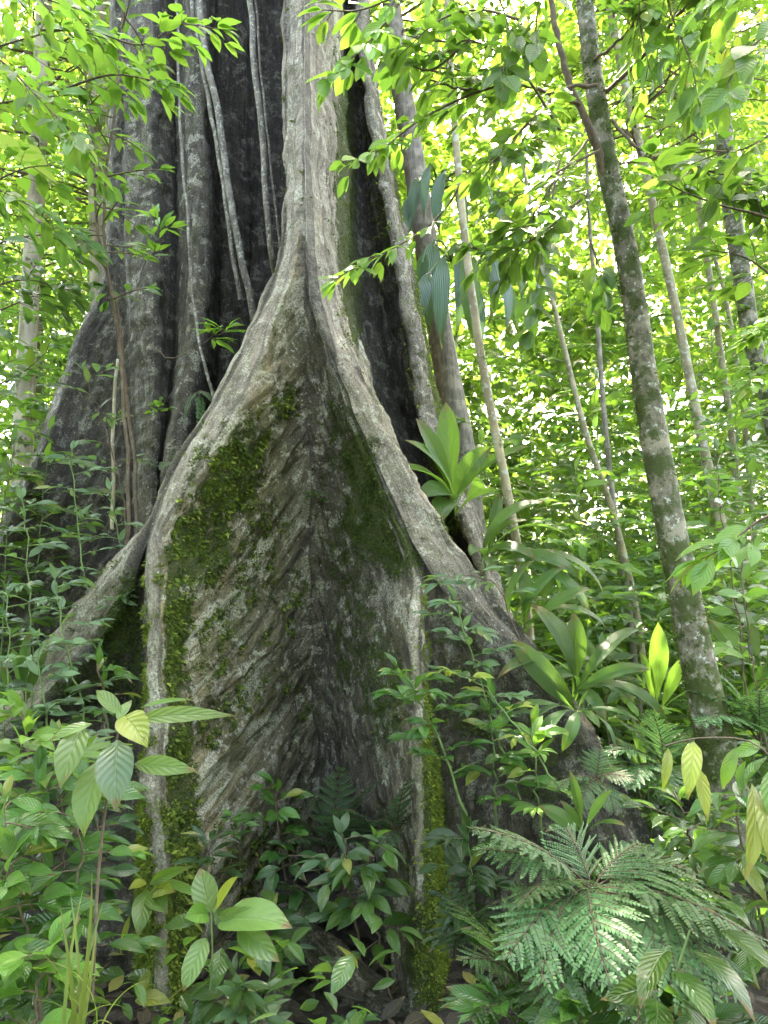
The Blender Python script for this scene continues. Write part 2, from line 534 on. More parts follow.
cy.max_bounces = 6
cy.diffuse_bounces = 4
cy.glossy_bounces = 2
cy.transmission_bounces = 4
cy.sample_clamp_indirect = 6
# ------------------------------------------------------------------ ground
gx = np.concatenate([np.linspace(-400, -14, 12)[:-1], np.linspace(-14, 14, 113), np.linspace(14, 400, 12)[1:]])
gy = np.concatenate([np.linspace(-60, -2, 8)[:-1], np.linspace(-2, 26, 113), np.linspace(26, 500, 14)[1:]])
GX, GY = np.meshgrid(gx, gy)
GZ = ground_z(GX, GY)
near = (np.abs(GX) < 14) & (GY > -2) & (GY < 26)
GZ = np.where(near, GZ + np.array([mnoise.noise((x * 2.3, y * 2.3, 0)) for x, y in zip(GX.ravel(), GY.ravel())]).reshape(GX.shape) * .05, GZ)
idx = np.arange(GX.size).reshape(GX.shape)
gf = np.stack([idx[:-1, :-1], idx[:-1, 1:], idx[1:, 1:], idx[1:, :-1]], -1).reshape(-1, 4)
g = link_mesh('ground', np_mesh('ground', np.stack([GX, GY, GZ], -1).reshape(-1, 3), gf, [M['ground']]))
g['kind'] = 'structure'

# ------------------------------------------------------------------ the buttressed tree
# each line runs from high on the trunk to the ground: (px, py, distance)
LN = [
 # name, points, segments to the next line, bulge to the next (m, + = outwards), pale
 ('back', None, 6, .3),
 ('lb_back', [(112,-300,7.6),(110,100,7.5),(103,270,7.3),(76,340,7.2),(46,430,7.1),(16,500,7.0),(-14,560,6.95),(-64,650,6.9),(-150,800,6.9)], 4, .02),
 ('lb_edge', [(116,-300,7.2),(114,100,7.0),(107,270,6.8),(80,340,6.7),(50,430,6.6),(20,500,6.5),(-10,560,6.45),(-60,650,6.4),(-150,800,6.4)], 26, -.10),
 ('lb_in', [(128,-300,6.9),(126,250,6.7),(131,350,6.6),(133,500,6.5),(130,600,6.4),(125,700,6.4),(125,900,6.4)], 4, 0),
 ('f1_l', [(130,-300,6.5),(127,200,6.3),(128,300,6.2),(138,420,6.1),(138,520,6.0),(130,600,6.0),(128,900,5.9)], 8, .05),
 ('f1_r', [(158,-300,6.35),(160,150,6.15),(160,300,6.0),(160,420,5.9),(155,520,5.8),(150,620,5.75),(148,900,5.7)], 5, -.02),
 ('valley', [(174,-300,6.6),(176,100,6.45),(176,300,6.3),(166,420,6.15),(160,500,6.05),(155,600,6.0),(153,900,5.95)], 5, 0),
 ('f2_l', [(185,-300,6.3),(185,80,6.1),(187,200,6.0),(188,300,5.9),(176,400,5.75),(166,450,5.65),(160,520,5.6),(155,900,5.5)], 9, .06),
 ('f2_r', [(211,-300,6.3),(208,80,6.15),(210,200,6.05),(209,300,5.95),(202,380,5.8),(189,450,5.7),(180,520,5.6),(175,900,5.5)], 5, 0),
 ('valley_b', [(220,-300,7.1),(217,80,6.9),(219,200,6.8),(220,300,6.7),(215,380,6.6),(210,450,6.5),(200,520,6.4),(195,900,6.4)], 9, .05),
 ('rec_mid', [(250,-300,7.3),(250,100,7.1),(252,250,7.0),(250,400,6.8),(245,900,6.7)], 10, -.06),
 ('rec_r', [(280,-300,7.4),(284,0,7.3),(288,150,7.2),(288,300,7.0),(280,400,6.8),(275,900,6.6)], 14, -.02),
 ('br_a', [(286.5,-300,5.6),(286.5,0,5.3),(287.5,150,5.1),(288,220,4.97),(281,260,4.83),(268,297,4.75),(250,338,4.67),(230,378,4.60),(200,430,4.50),(163,493,4.35),(146,526,4.2),(108,572,4.25),(68,617,4.35),(28,667,4.45),(-8,702,4.55),(-68,750,4.65),(-150,835,4.7)], 5, .03),
 ('br_b', [(286.7,-300,5.5),(286.7,0,5.15),(287.7,150,4.95),(288,220,4.86),(281,260,4.72),(268,297,4.64),(250,338,4.56),(230,378,4.49),(200,430,4.39),(163,493,4.24),(149,538,4.06),(126,598,4.06),(92,650,4.16),(58,698,4.26),(20,738,4.36),(-44,790,4.46),(-140,860,4.65)], 16, -.16),
 ('rl_back', [(286.9,-300,5.45),(286.9,0,5.08),(287.8,150,4.9),(288,220,4.78),(281,260,4.64),(268,297,4.56),(250,338,4.48),(230,378,4.41),(200,430,4.31),(163,493,4.16),(149.5,536,4.12),(147,570,4.16),(146,650,4.2),(144,750,4.2),(141,850,4.15),(138,940,4.1),(132,1060,4.05)], 4, .01),
 ('rl_l', [(287,-300,5.4),(287,0,5.02),(288,150,4.85),(288,220,4.72),(281,260,4.58),(268,297,4.50),(250,338,4.42),(230,378,4.35),(200,430,4.25),(163,493,4.10),(150,534,4.03),(147,560,3.98),(146,650,3.95),(144,750,3.9),(145,850,3.85),(149,940,3.82),(150,1060,3.78)], 9, .018),
 ('rl_r', [(301,-300,5.3),(301,0,4.92),(302,150,4.75),(300,220,4.62),(296,268,4.5),(286,305,4.41),(267,346,4.33),(247,387,4.26),(217,440,4.16),(181,500,4.04),(163,540,3.96),(161,600,3.92),(162,700,3.9),(165,800,3.86),(174,900,3.84),(186,1060,3.80)], 78, -.07),
 ('crease', [(302.5,-300,5.3),(302.5,0,4.93),(303,150,4.76),(303,235,4.62),(305,300,4.60),(308,400,4.78),(313,500,5.02),(318,600,5.35),(320,700,5.75),(315,800,6.0),(310,900,6.1)], 60, -.05),
 ('vr_l', [(304,-300,5.3),(304,0,4.92),(304.5,150,4.755),(305,225,4.61),(309,290,4.58),(325,350,4.55),(344,400,4.52),(368,460,4.48),(391,520,4.42),(409,570,4.31),(411,605,4.16),(410,650,4.06),(412,700,4.00),(416,800,3.92),(416,900,3.85),(411,1060,3.78)], 8, .03),
 ('vr_r', [(304.5,-300,5.3),(304.5,0,4.92),(305,150,4.75),(305.5,225,4.605),(310.5,290,4.565),(327,350,4.53),(346.5,400,4.5),(371,460,4.46),(396,520,4.40),(419,570,4.31),(422,605,4.18),(422,650,4.08),(425,700,4.02),(431,800,3.94),(436,900,3.88),(446,1060,3.80)], 5, 0),
 ('vr_b', [(304.8,-300,5.3),(304.8,0,4.92),(305.5,150,4.75),(306,225,4.60),(311,290,4.56),(328,350,4.52),(348,400,4.49),(373,460,4.45),(398,520,4.39),(424,575,4.37),(428,620,4.38),(431,700,4.42),(440,800,4.46),(450,900,4.5),(460,1060,4.5)], 12, -.03),
 ('rr_in', [(305,-300,5.3),(305,0,4.92),(306,150,4.75),(307,225,4.6),(312,290,4.55),(330,350,4.5),(350,400,4.47),(376,460,4.43),(402,520,4.38),(432,575,4.35),(470,622,4.35),(510,670,4.36),(550,730,4.38),(580,800,4.4),(610,900,4.4)], 8, .018),
 ('rr_out', [(315,-300,5.3),(314,0,5.02),(318,150,4.87),(320,225,4.74),(330,285,4.64),(347,335,4.58),(374,390,4.53),(397,440,4.49),(421,490,4.46),(455,548,4.45),(504,610,4.45),(544,660,4.46),(574,700,4.47),(604,750,4.48),(645,830,4.5)], 8, .02),
 ('gf', [(328,-300,5.9),(330,0,5.6),(332,100,5.5),(335,200,5.4),(340,300,5.3),(362,385,5.2),(388,440,5.1),(450,560,5.0),(600,770,4.95)], 9, .03),
 ('ms', [(341,-300,6.4),(342,0,6.2),(345,100,6.1),(349,200,6.0),(353,300,5.9),(371,390,5.85),(400,460,5.85),(450,560,5.9),(590,800,5.8)], 9, -.05),
 ('rec_d', [(350.5,-300,6.75),(351.5,0,6.6),(358,100,6.55),(368,200,6.5),(380,300,6.45),(396,390,6.4),(424,460,6.4),(456,560,6.4),(560,800,6.4)], 9, -.02),
 ('rb_in', [(354,-300,6.4),(356,0,6.2),(366,100,6.1),(376,160,6.05),(387,220,6.0),(399,290,5.9),(407,340,5.85),(417,400,5.8),(431,450,5.75),(455,510,5.7),(475,560,5.7),(530,700,5.7),(600,850,5.7)], 7, .04),
 ('rb_out', [(364,-300,6.5),(366,0,6.3),(377,100,6.2),(388,160,6.15),(401,220,6.1),(414,290,6.0),(425,340,5.95),(434,400,5.9),(448,450,5.85),(470,510,5.8),(490,560,5.8),(545,700,5.8),(615,850,5.8)], 5, .02),
 ('rb_back', [(364,-300,7.1),(366,0,6.9),(377,100,6.7),(388,160,6.6),(401,220,6.55),(414,290,6.5),(425,340,6.45),(434,400,6.4),(448,450,6.35),(470,510,6.3),(490,560,6.3),(545,700,6.3),(615,850,6.3)], 8, .2),
]
ZT = 13.0
zs = np.concatenate([np.linspace(-.35, 6.7, 330), np.linspace(6.75, ZT, 40)])
names_ = [l[0] for l in LN]


def hash_(n):
    return sum(ord(ch) * (q + 3) for q, ch in enumerate(n)) % 97 * 1.37


def line_xy(l):
    if l[1] is None:
        return np.stack([np.full(len(zs), -1.05), np.full(len(zs), 8.9)], -1)
    w = PP(l[1])
    w = w[np.argsort(w[:, 2])]
    z = w[:, 2]
    # smooth monotone interpolation: dense Catmull-Rom by z, then a light blur
    d = spline(w, 600)
    d = d[np.argsort(d[:, 2])]
    x, y = np.interp(zs, d[:, 2], d[:, 0]), np.interp(zs, d[:, 2], d[:, 1])
    if l[0] == 'crease':
        x = x + np.array([.07 * mnoise.noise((5.5, z_ * 1.3, 0)) + .03 * mnoise.noise((5.5, z_ * 4, 4)) for z_ in zs]) * np.clip((3.4 - zs) / 1.2, 0, 1)
    # edges of living wood are never straight
    k_ = {'rl': 1.0, 'br': 5.0, 'vr': 9.0, 'rr': 13.0, 'rb': 17.0}.get(l[0][:2], 21.0)
    x = x + np.array([.016 * mnoise.noise((k_, z_ * 1.9, 0)) + .009 * mnoise.noise((k_, z_ * 5.2, 4)) for z_ in zs])
    x = x + np.array([.006 * mnoise.noise((hash_(l[0]), z_ * 7.5, 0)) for z_ in zs])
    return np.stack([x, y], -1)


XY = [line_xy(l) for l in LN]
cols, colline, colt = [], [], []
for i, l in enumerate(LN):
    a, b = XY[i], XY[(i + 1) % len(LN)]
    n = l[2]
    for k in range(n):
        t = k / n
        p = a + (b - a) * t
        e = b - a
        nn = np.stack([e[:, 1], -e[:, 0]], -1)          # outwards when walking left to right across the front
        ln = np.linalg.norm(e, axis=1, keepdims=True)
        amp = np.minimum(np.abs(l[3]), ln[:, 0] * .28) * np.sign(l[3])
        prof = 4 * t * (1 - t) if l[3] < 0 else (max(0, 1 - (2 * t - 1) ** 4)) ** .8
        p = p + nn / np.maximum(ln, 1e-6) * (amp * prof)[:, None]
        cols.append(p); colline.append(i); colt.append(t)
C = len(cols)
G = np.zeros((len(zs), C, 3))
for j, p in enumerate(cols):
    G[:, j, :2] = p
    G[:, j, 2] = zs
colline = np.array(colline); colt = np.array(colt)
# the two wings run together in a soft hollow, not a knife-sharp crease
cr = int(np.where(colline == names_.index('crease'))[0][0])
lo_, hi_ = cr - 36, cr + 28
for it in range(170):
    mid_ = G[:, lo_:hi_, :2]
    G[:, lo_ + 1:hi_ - 1, :2] = mid_[:, 1:-1] * .5 + (mid_[:, :-2] + mid_[:, 2:]) * .25


def grid_normals(G):
    du = np.roll(G, -1, 1) - np.roll(G, 1, 1)
    dv = np.gradient(G, axis=0)
    return nrm(np.cross(du, dv))


# relief: folds that run down each face, knots and general roughness
nn_ = grid_normals(G)
disp = np.zeros(G.shape[:2])
strip = {n: i for i, n in enumerate(names_)}
width = np.zeros(G.shape[:2])
for i in range(len(LN)):
    w_ = np.linalg.norm(XY[(i + 1) % len(LN)] - XY[i], axis=1)
    width[:, colline == i] = w_[:, None]
big_faces = {strip['rl_r']: 1.0, strip['crease']: .55, strip['lb_edge']: .9, strip['br_b']: .6, strip['vr_b']: .5}
ridge_ = {strip[k] for k in ('rl_l', 'rr_in', 'vr_l', 'br_a', 'rb_in')}
for j in range(C):
    i = colline[j]
    amp_f = big_faces.get(int(i), .35)
    for r in range(len(zs)):
        x, y, z = G[r, j]
        w_ = width[r, j]
        if w_ < .01:
            continue
        e = min(1.0, w_ / .25)
        s = (1 - colt[j] if i == strip['crease'] else colt[j]) * w_
        if i in big_faces:
            env = math.sin(math.pi * min(max(colt[j], 0), 1)) ** .5
            if i == strip['rl_r']: q_, a_ = (x - z * .62) * .85 + .06 * mnoise.noise((x * 1.6, z * 1.6, 2)), (z + x * .62) * .85      # folds slant down and outwards
            elif i == strip['crease']: q_, a_ = (x + z * .24) * .95 + .05 * mnoise.noise((x * 2, z * 2, 0)), z
            else: q_, a_ = s, z
            f = abs(mnoise.noise((q_ * 5.0 + i * 7, a_ * .5, i * 3.1))) ** .7 - .3
            f2 = abs(mnoise.noise((q_ * 13 + i * 5, a_ * .9, i * 2.7))) ** .8 - .25
            disp[r, j] = amp_f * e * env * (.12 * f + .060 * f2 + .030 * (abs(mnoise.noise((q_ * 27 + i, a_ * 1.2, i * 1.3))) ** .8 - .25)) * (1 + .9 * min(1, max(0, (1.5 - z) / 1.2)))
        else:
            f = mnoise.noise((s * 9 + i * 11, z * .8, i * 1.9))
            disp[r, j] = e * .035 * f
        disp[r, j] += e * .022 * mnoise.noise((x * 11, y * 11, z * 9)) + .010 * mnoise.noise((x * 34, y * 34, z * 28)) * e
        disp[r, j] += e * .028 * mnoise.noise((x * 3.2, y * 3.2, z * 2.4))
        if i in ridge_: disp[r, j] += .030 * mnoise.noise((i * 3.3, z * 2.6, colt[j])) + .014 * mnoise.noise((i * 3.3, z * 7.5, colt[j] * 2))
G = G + nn_ * disp[..., None]
# above the fork the two rims are one single fin
c0_ = int(np.where(colline == strip['rl_l'])[0][0]) + 3
c1_ = int(np.where(colline == strip['rr_in'])[0][-1]) + 3
wz_ = (np.clip((zs - 3.35) / .35, 0, 1) * .5)[:, None, None]
for it in range(140):
    m_ = G[:, c0_:c1_]
    G[:, c0_ + 1:c1_ - 1] = m_[:, 1:-1] * (1 - wz_) + (m_[:, :-2] + m_[:, 2:]) * .5 * wz_
nn_ = grid_normals(G)

# where the bark is pale, ochre, mossy
pale = np.zeros((len(zs), C)); ochre = np.zeros((len(zs), C)); moss = np.zeros((len(zs), C))
pxs, pys = pix(G.reshape(-1, 3)); pxs = pxs.reshape(len(zs), C); pys = pys.reshape(len(zs), C)


def strip_pale(nm, val, soft=.0):
    m = colline == strip[nm]
    pale[:, m] = val


for nm, v in (('rl_l', .95), ('rr_in', .85), ('rb_in', .62), ('br_a', .7), ('vr_l', .75), ('gf', .35), ('rr_out', .7), ('f2_l', .14), ('lb_back', .3), ('f1_l', .10)):
    strip_pale(nm, v)
m = colline == strip['rl_r']
pale[:, m] = np.maximum(pale[:, m], np.clip(.85 - colt[m] * 4.0, 0, 1)[None] * np.clip((575 - pys[:, m]) / 40, 0, 1))
m2 = (colline == strip['vr_b']) | (colline == strip['crease']) | (colline == strip['vr_l'])
up_only = np.clip((600 - pys[:, m2]) / 40, 0, 1)
edge_t = np.where(colline[m2] == strip['crease'], np.clip((colt[m2] - .84) * 6, 0, 1), .85)
pale[:, m2] = np.maximum(pale[:, m2] * np.clip((pys[:, m2] - 560) / 40, 0, 1), edge_t[None] * up_only * .8)
low = np.clip((640 - pys) / 110, .25, 1)
for nm in ('rr_in', 'rr_out', 'vr_b'):
    q_ = colline == strip[nm]
    pale[:, q_] *= low[:, q_]
pale[(pys < 235) & (pxs > 284) & (pxs < 322) & np.isin(colline, [strip[k] for k in ('rl_l', 'rl_r', 'crease', 'vr_l', 'vr_r', 'vr_b', 'rr_in')])[None]] = .95
ochre[:, colline == strip['rl_r']] = (1.05 - colt[colline == strip['rl_r']] * .95)[None]
ochre[:, colline == strip['crease']] = (.10 + .35 * np.clip(colt[colline == strip['crease']] - .5, 0, 1))[None]
ochre[:, colline == strip['br_a']] = .3
ochre[:, colline == strip['rl_l']] = .3
ochre[:, colline == strip['vr_b']] = .35
ochre[:, colline == strip['gf']] = .6
BLOBS = [(174,640,11,120,1.0),(177,780,12,120,1.0),(182,930,15,120,1.2),(225,480,42,50,.9),(200,545,40,50,.9),(250,440,28,35,.7),(215,640,30,60,.5),(180,600,16,60,.8),(183,720,16,70,.7),(240,560,40,40,.5),(255,620,30,40,.35),
         (365,460,28,42,1.0),(375,520,38,45,1.0),(345,560,30,50,.6),(400,555,26,28,.8),(355,650,30,50,.55),(380,680,28,60,.6),(330,480,22,40,.4),
         (115,610,30,55,.9),(90,680,45,50,.6),(135,680,14,60,.6),(346,200,12,190,1.0),(352,300,14,70,.9),(372,250,14,120,.35),(336,120,8,120,.5),(420,330,16,70,1.0),(434,410,14,60,1.0),(392,200,14,80,.8),(450,500,20,50,1.0),
         (186,900,17,170,1.1),(146,930,10,140,1.0),(436,890,14,170,1.2),(428,760,7,90,.8),(424,960,20,70,.9),(455,640,26,40,.5),(470,700,40,50,.6),(540,760,40,60,.6),
         (270,860,60,60,.5),(380,850,40,60,.5),(150,200,16,60,.15),(60,480,50,60,.2),(285,400,20,30,.6),(265,520,24,34,.55),(290,600,24,40,.5),(215,720,26,40,.6),(250,690,20,30,.5),(300,690,26,40,.4),(340,420,18,30,.6),(360,600,30,30,.5),(390,690,20,60,.7)]
for (bx, by, rx, ry, w_) in BLOBS:
    d2 = ((pxs - bx) / rx) ** 2 + ((pys - by) / ry) ** 2
    moss = np.maximum(moss, w_ * np.clip(1.35 - d2, 0, 1))
front = (nn_[..., 1] < .25)
moss *= np.where(front, 1, .4)
moss *= np.where((pale > .6) & ~((colline == strip['rl_l']) | (colline == strip['vr_l']))[None], .45, 1)
moss[(np.isin(colline, [strip[k] for k in ('f2_l', 'f1_l', 'rec_mid', 'valley_b', 'lb_in')]))[None].repeat(len(zs), 0)] *= .25

# UV: u metres across the strip, v metres down the slope of the wing
U = (np.where(colline == strip['crease'], 1 - colt, colt)[None] * np.maximum(width, .0) + colline[None] * 3.7)
V = np.repeat(zs[:, None], C, 1)
ml = colline == strip['rl_r']; mr = colline == strip['crease']
GX_, GZ_ = G[..., 0], G[..., 2]
U[:, ml] = ((GX_ - GZ_ * .62) * .85)[:, ml]; V[:, ml] = ((GZ_ + GX_ * .62) * .85)[:, ml]
U[:, mr] = ((GX_ + GZ_ * .24) * .95)[:, mr]; V[:, mr] = GZ_[:, mr]
UVg = np.stack([U, V], -1)

# parts
pid = np.empty((len(zs) - 1, C), dtype=object)
groups_ = {'trunk': ['lb_in', 'f1_l', 'f1_r', 'valley', 'f2_l', 'f2_r', 'valley_b', 'rec_mid', 'ms', 'gf', 'back'],
           'buttress_dark': ['lb_back', 'lb_edge'], 'buttress_branch': ['br_a', 'br_b'],
           'buttress_l': ['rec_r', 'rl_back', 'rl_l', 'rl_r'], 'buttress_r': ['crease', 'vr_l', 'vr_r', 'vr_b', 'rr_in', 'rr_out'],
           'buttress_rear': ['rec_d', 'rb_in', 'rb_out', 'rb_back']}
for k, v in groups_.items():
    for nm in v:
        pid[:, colline == strip[nm]] = k
rowpy = pys[:-1]
for nm in ('rl_back', 'rl_l'):
    mm = (colline == strip[nm])[None] & (rowpy > 548); pid[mm] = 'root_l'
for nm in ('vr_l', 'vr_r'):
    mm = (colline == strip[nm])[None] & (rowpy > 575); pid[mm] = 'root_r'
tree_base = np.array([-1.0, 5.6, 0.0])
tree = thing('buttress_tree', 'huge grey rainforest tree with tall flaring buttress roots and mossy bark', 'tree', tree_base)
nrows = len(zs)
vid = np.arange(nrows * C).reshape(nrows, C)
quad = np.stack([vid[:-1], np.roll(vid, -1, 1)[:-1], np.roll(vid, -1, 1)[1:], vid[1:]], -1)
flatG = G.reshape(-1, 3); flatN = nn_.reshape(-1, 3); flatUV = UVg.reshape(-1, 2)
dark = np.zeros((len(zs), C))  # dark bark plus painted shade, set face by face for recesses and flanks
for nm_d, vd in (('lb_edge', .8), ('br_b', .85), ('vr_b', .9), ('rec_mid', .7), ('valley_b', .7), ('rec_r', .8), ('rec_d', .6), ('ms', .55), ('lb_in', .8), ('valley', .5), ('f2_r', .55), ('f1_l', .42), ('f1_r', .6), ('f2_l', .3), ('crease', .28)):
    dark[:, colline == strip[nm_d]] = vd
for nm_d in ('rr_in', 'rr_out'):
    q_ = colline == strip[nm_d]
    dark[:, q_] = .55 * np.clip((pys[:, q_] - 600) / 60, 0, 1)  # shade low on the flank, painted into the bark colour
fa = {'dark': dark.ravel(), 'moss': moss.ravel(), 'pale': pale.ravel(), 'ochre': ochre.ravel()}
PARTN = {'trunk': 'trunk', 'buttress_dark': 'buttress', 'buttress_branch': 'buttress', 'buttress_l': 'buttress', 'buttress_r': 'buttress', 'buttress_rear': 'buttress', 'root_l': 'root', 'root_r': 'root'}
PARTL = {'buttress_dark': 'dark brown buttress sloping away behind the small-leaved saplings', 'buttress_branch': 'low mossy buttress running off behind the saplings', 'buttress_l': 'ochre buttress wall with pale ridge and moss tufts',
         'buttress_r': 'dark grey buttress wall sloping down to the ferns', 'buttress_rear': 'dark buttress with mossy yellow edge behind the front one', 'root_l': 'pale upright root with shaggy moss beside the pointed leaves', 'root_r': 'slim upright root shaggy with moss beside the ferns'}
parts = {}
for k in PARTN:
    mk = pid == k
    q = quad[mk]
    used = np.unique(q)
    remap = -np.ones(nrows * C, dtype=int); remap[used] = np.arange(len(used))
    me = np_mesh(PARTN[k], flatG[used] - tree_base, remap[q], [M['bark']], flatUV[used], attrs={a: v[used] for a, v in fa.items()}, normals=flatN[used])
    o = link_mesh(PARTN[k], me, tree)
    if k in PARTL: o['label'] = PARTL[k]
    parts[k] = o

# a buried root crawling out of the pocket, and loose surface roots
def gnarl_tube(pts, rad, n=60, sides=14, amp=.25, seed=0):
    p = spline(pts, n)
    r = np.interp(np.linspace(0, 1, n), np.linspace(0, 1, len(rad)), rad)
    v, f, uv = tube_arrays([(p, r)], sides)
    c = np.repeat(p, sides + 1, 0)
    d = v - c
    s = np.array([1 + amp * mnoise.noise((a[0] * 6 + seed, a[1] * 6, a[2] * 6)) + amp * .5 * mnoise.noise((a[0] * 19 + seed, a[1] * 19, a[2] * 19)) for a in v])
    return c + d * s[:, None], f, uv


for pts, rad in (([(262,900,4.35),(290,930,4.2),(330,965,4.1),(375,1005,3.95),(430,1040,3.8)], [.07,.10,.11,.11,.10]),
                 ([(330,880,4.7),(300,920,4.4),(285,960,4.0),(270,1040,3.5)], [.05,.06,.06,.05]),
                 ([(430,1020,3.8),(400,1010,3.9),(372,990,4.2),(355,950,4.6)], [.07,.07,.06,.05])):
    v, f, uv = gnarl_tube(PP(pts), rad, seed=len(rad))
    n = len(v)
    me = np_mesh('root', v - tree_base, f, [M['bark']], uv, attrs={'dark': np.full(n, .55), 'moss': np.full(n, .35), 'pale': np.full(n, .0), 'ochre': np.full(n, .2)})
    o = link_mesh('root', me, tree)
    o['label'] = 'dark gnarled root lying on the forest floor'


# moss: thousands of little fronds standing on the mossy bark
def moss_on(partkey, n, mat, size, thresh, weight=None, hang=.5, seed=1):
    rr = np.random.RandomState(seed)
    mk = pid == partkey
    q = quad[mk]
    mid = flatG[q].mean(1); nm = nrm(flatN[q].mean(1)); ms_ = fa['moss'][q].mean(1)
    area = np.linalg.norm(np.cross(flatG[q[:, 1]] - flatG[q[:, 0]], flatG[q[:, 3]] - flatG[q[:, 0]]), axis=1)
    nz = np.array([mnoise.noise(tuple(p * 10)) + .7 * mnoise.noise(tuple(p * 27)) for p in mid])
    w = np.clip(ms_ + nz * .9 - thresh, 0, 1) * area * (nm[:, 1] < .3)
    if w.sum() <= 0: return
    ch = rr.choice(len(q), n, p=w / w.sum())
    a, b = rr.rand(n, 1), rr.rand(n, 1)
    v = flatG[q[ch]]
    pos = v[:, 0] * (1 - a) * (1 - b) + v[:, 1] * a * (1 - b) + v[:, 2] * a * b + v[:, 3] * (1 - a) * b
    d = nm[ch] + rr.normal(0, .55, (n, 3)) + np.array([0, 0, -hang])
    L = size * rr.uniform(.4, 1.0, n) ** 1.0 * (1 + .9 * (rr.rand(n) < .12))
    F = Foliage(T_FAR)
    F.add_many(list(pos - nm[ch] * .004), list(d), list(rr.normal(0, 1, (n, 3))), L, L * .22, .4, .3)
    link_mesh('moss', F.mesh('moss', [mat], tree_base), parts[partkey])


moss_on('root_l', 36000, M['moss'], .019, .20, seed=3)
moss_on('root_r', 42000, M['moss'], .017, .18, seed=4)
moss_on('buttress_l', 34000, M['moss_dark'], .024, .50, seed=5)
moss_on('buttress_l', 18000, M['moss'], .028, .62, seed=15)
moss_on('buttress_r', 32000, M['moss_dark'], .016, .50, seed=6)
moss_on('buttress_branch', 12000, M['moss_dark'], .016, .45, seed=7)
moss_on('trunk', 9000, M['moss_dark'], .018, .55, seed=9)
moss_on('buttress_rear', 14000, M['moss'], .024, .25, seed=8)
# ------------------------------------------------------------------ plant generators
UP = np.array([0, 0, 1.0])
TILT = np.array([0, -.45, 0])          # blades turn a little towards the open side, where the light comes in


def rot(v, axis, ang):
    axis = axis / max(np.linalg.norm(axis), 1e-9)
    return v * math.cos(ang) + np.cross(axis, v) * math.sin(ang) + axis * np.dot(axis, v) * (1 - math.cos(ang))


def unit(v):
    return v / max(np.linalg.norm(v), 1e-9)


def jit(s):
    return np.array([rng.gauss(0, s), rng.gauss(0, s), rng.gauss(0, s)])


def leaf_to(F, a, b, ratio, droop=.35, fold=.25, n=None, wave=.06):
    """a leaf whose stalk end is at a and whose tip comes to b, bending on the way"""
    c = b - a
    n = UP * .8 + np.array([0, -.75, 0]) + jit(.25) if n is None else np.asarray(n, float)
    d = unit(c)
    s = np.cross(d, n)
    if np.linalg.norm(s) < .1: s = np.cross(d, np.array([.3, -1, .2]))
    s = unit(s)
    al = droop * 1.6
    d2 = rot(d, s, al / 2)
    L = np.linalg.norm(c) * (al / 2) / max(math.sin(al / 2), 1e-3) if abs(al) > 1e-3 else np.linalg.norm(c)
    F.add(a, d2, np.cross(s, d2), L, L * ratio * .5, droop, fold, wave)


def twig_path(o, d, L, sag=.25, n=6, wob=.04):
    pts = [o]
    cur = o.copy(); dd = d.copy()
    for i in range(n - 1):
        dd = unit(dd + np.array([0, 0, -sag / n]) + jit(wob))
        cur = cur + dd * L / (n - 1)
        pts.append(cur)
    return np.array(pts)


def leafy_twig(F, path, L, ratio, n, droop=.3, start=.25, spread=55, petiole=.1, pair=False, size_end=.75, hang=0.0, fold=.25, flat=None):
    """leaves set alternately (or in pairs) along a twig, blades held roughly flat, plus one at the tip"""
    m = len(path)
    for k in range(n):
        t = start + (1 - start) * k / max(n - 1, 1)
        x = t * (m - 1); i = min(int(x), m - 2)
        o = path[i] + (path[i + 1] - path[i]) * (x - i)
        tan = unit(path[i + 1] - path[i])
        upv = UP if flat is None else flat
        if abs(np.dot(tan, upv)) > .93:
            az = k * 2.4
            side_d = np.array([math.cos(az), math.sin(az), .15])
            sides = [side_d, -side_d * [1, 1, -1]] if pair else [side_d]
        else:
            s = unit(np.cross(tan, upv))
            sides = [s, -s] if pair else [s if k % 2 else -s]
        for sd_ in sides:
            a_ = R(spread + rng.uniform(-14, 14)) * (1 - .55 * t)
            d = unit(tan * math.cos(a_) + sd_ * math.sin(a_) + np.array([0, 0, .12 - hang]) + jit(.10))
            l = L * (1 - (1 - size_end) * t) * rng.uniform(.68, 1.12)
            nn = unit(upv + TILT + jit(.34))
            oo = o + d * l * petiole
            F.add(oo, d, nn, l, l * ratio * .5 * rng.uniform(.88, 1.12), droop * rng.uniform(.5, 1.5), fold, .05)
    tan = unit(path[-1] - path[-2])
    l = L * size_end * rng.uniform(.8, 1.1)
    F.add(path[-1], unit(tan + np.array([0, 0, -hang * .5]) + jit(.1)), unit(UP + jit(.3)), l, l * ratio * .5, droop, fold, .05)


def finish(name, label, cat, base, F, tubes, lmat, smat, group=None, sides=6, fname='foliage', sname='stem'):
    root = thing(name, label, cat, base, group)
    if F is not None and len(F.o):
        link_mesh(fname, F.mesh(fname, [lmat], base), root)
    if tubes:
        link_mesh(sname, tube_mesh(sname, tubes, smat, base, sides), root)
    return root


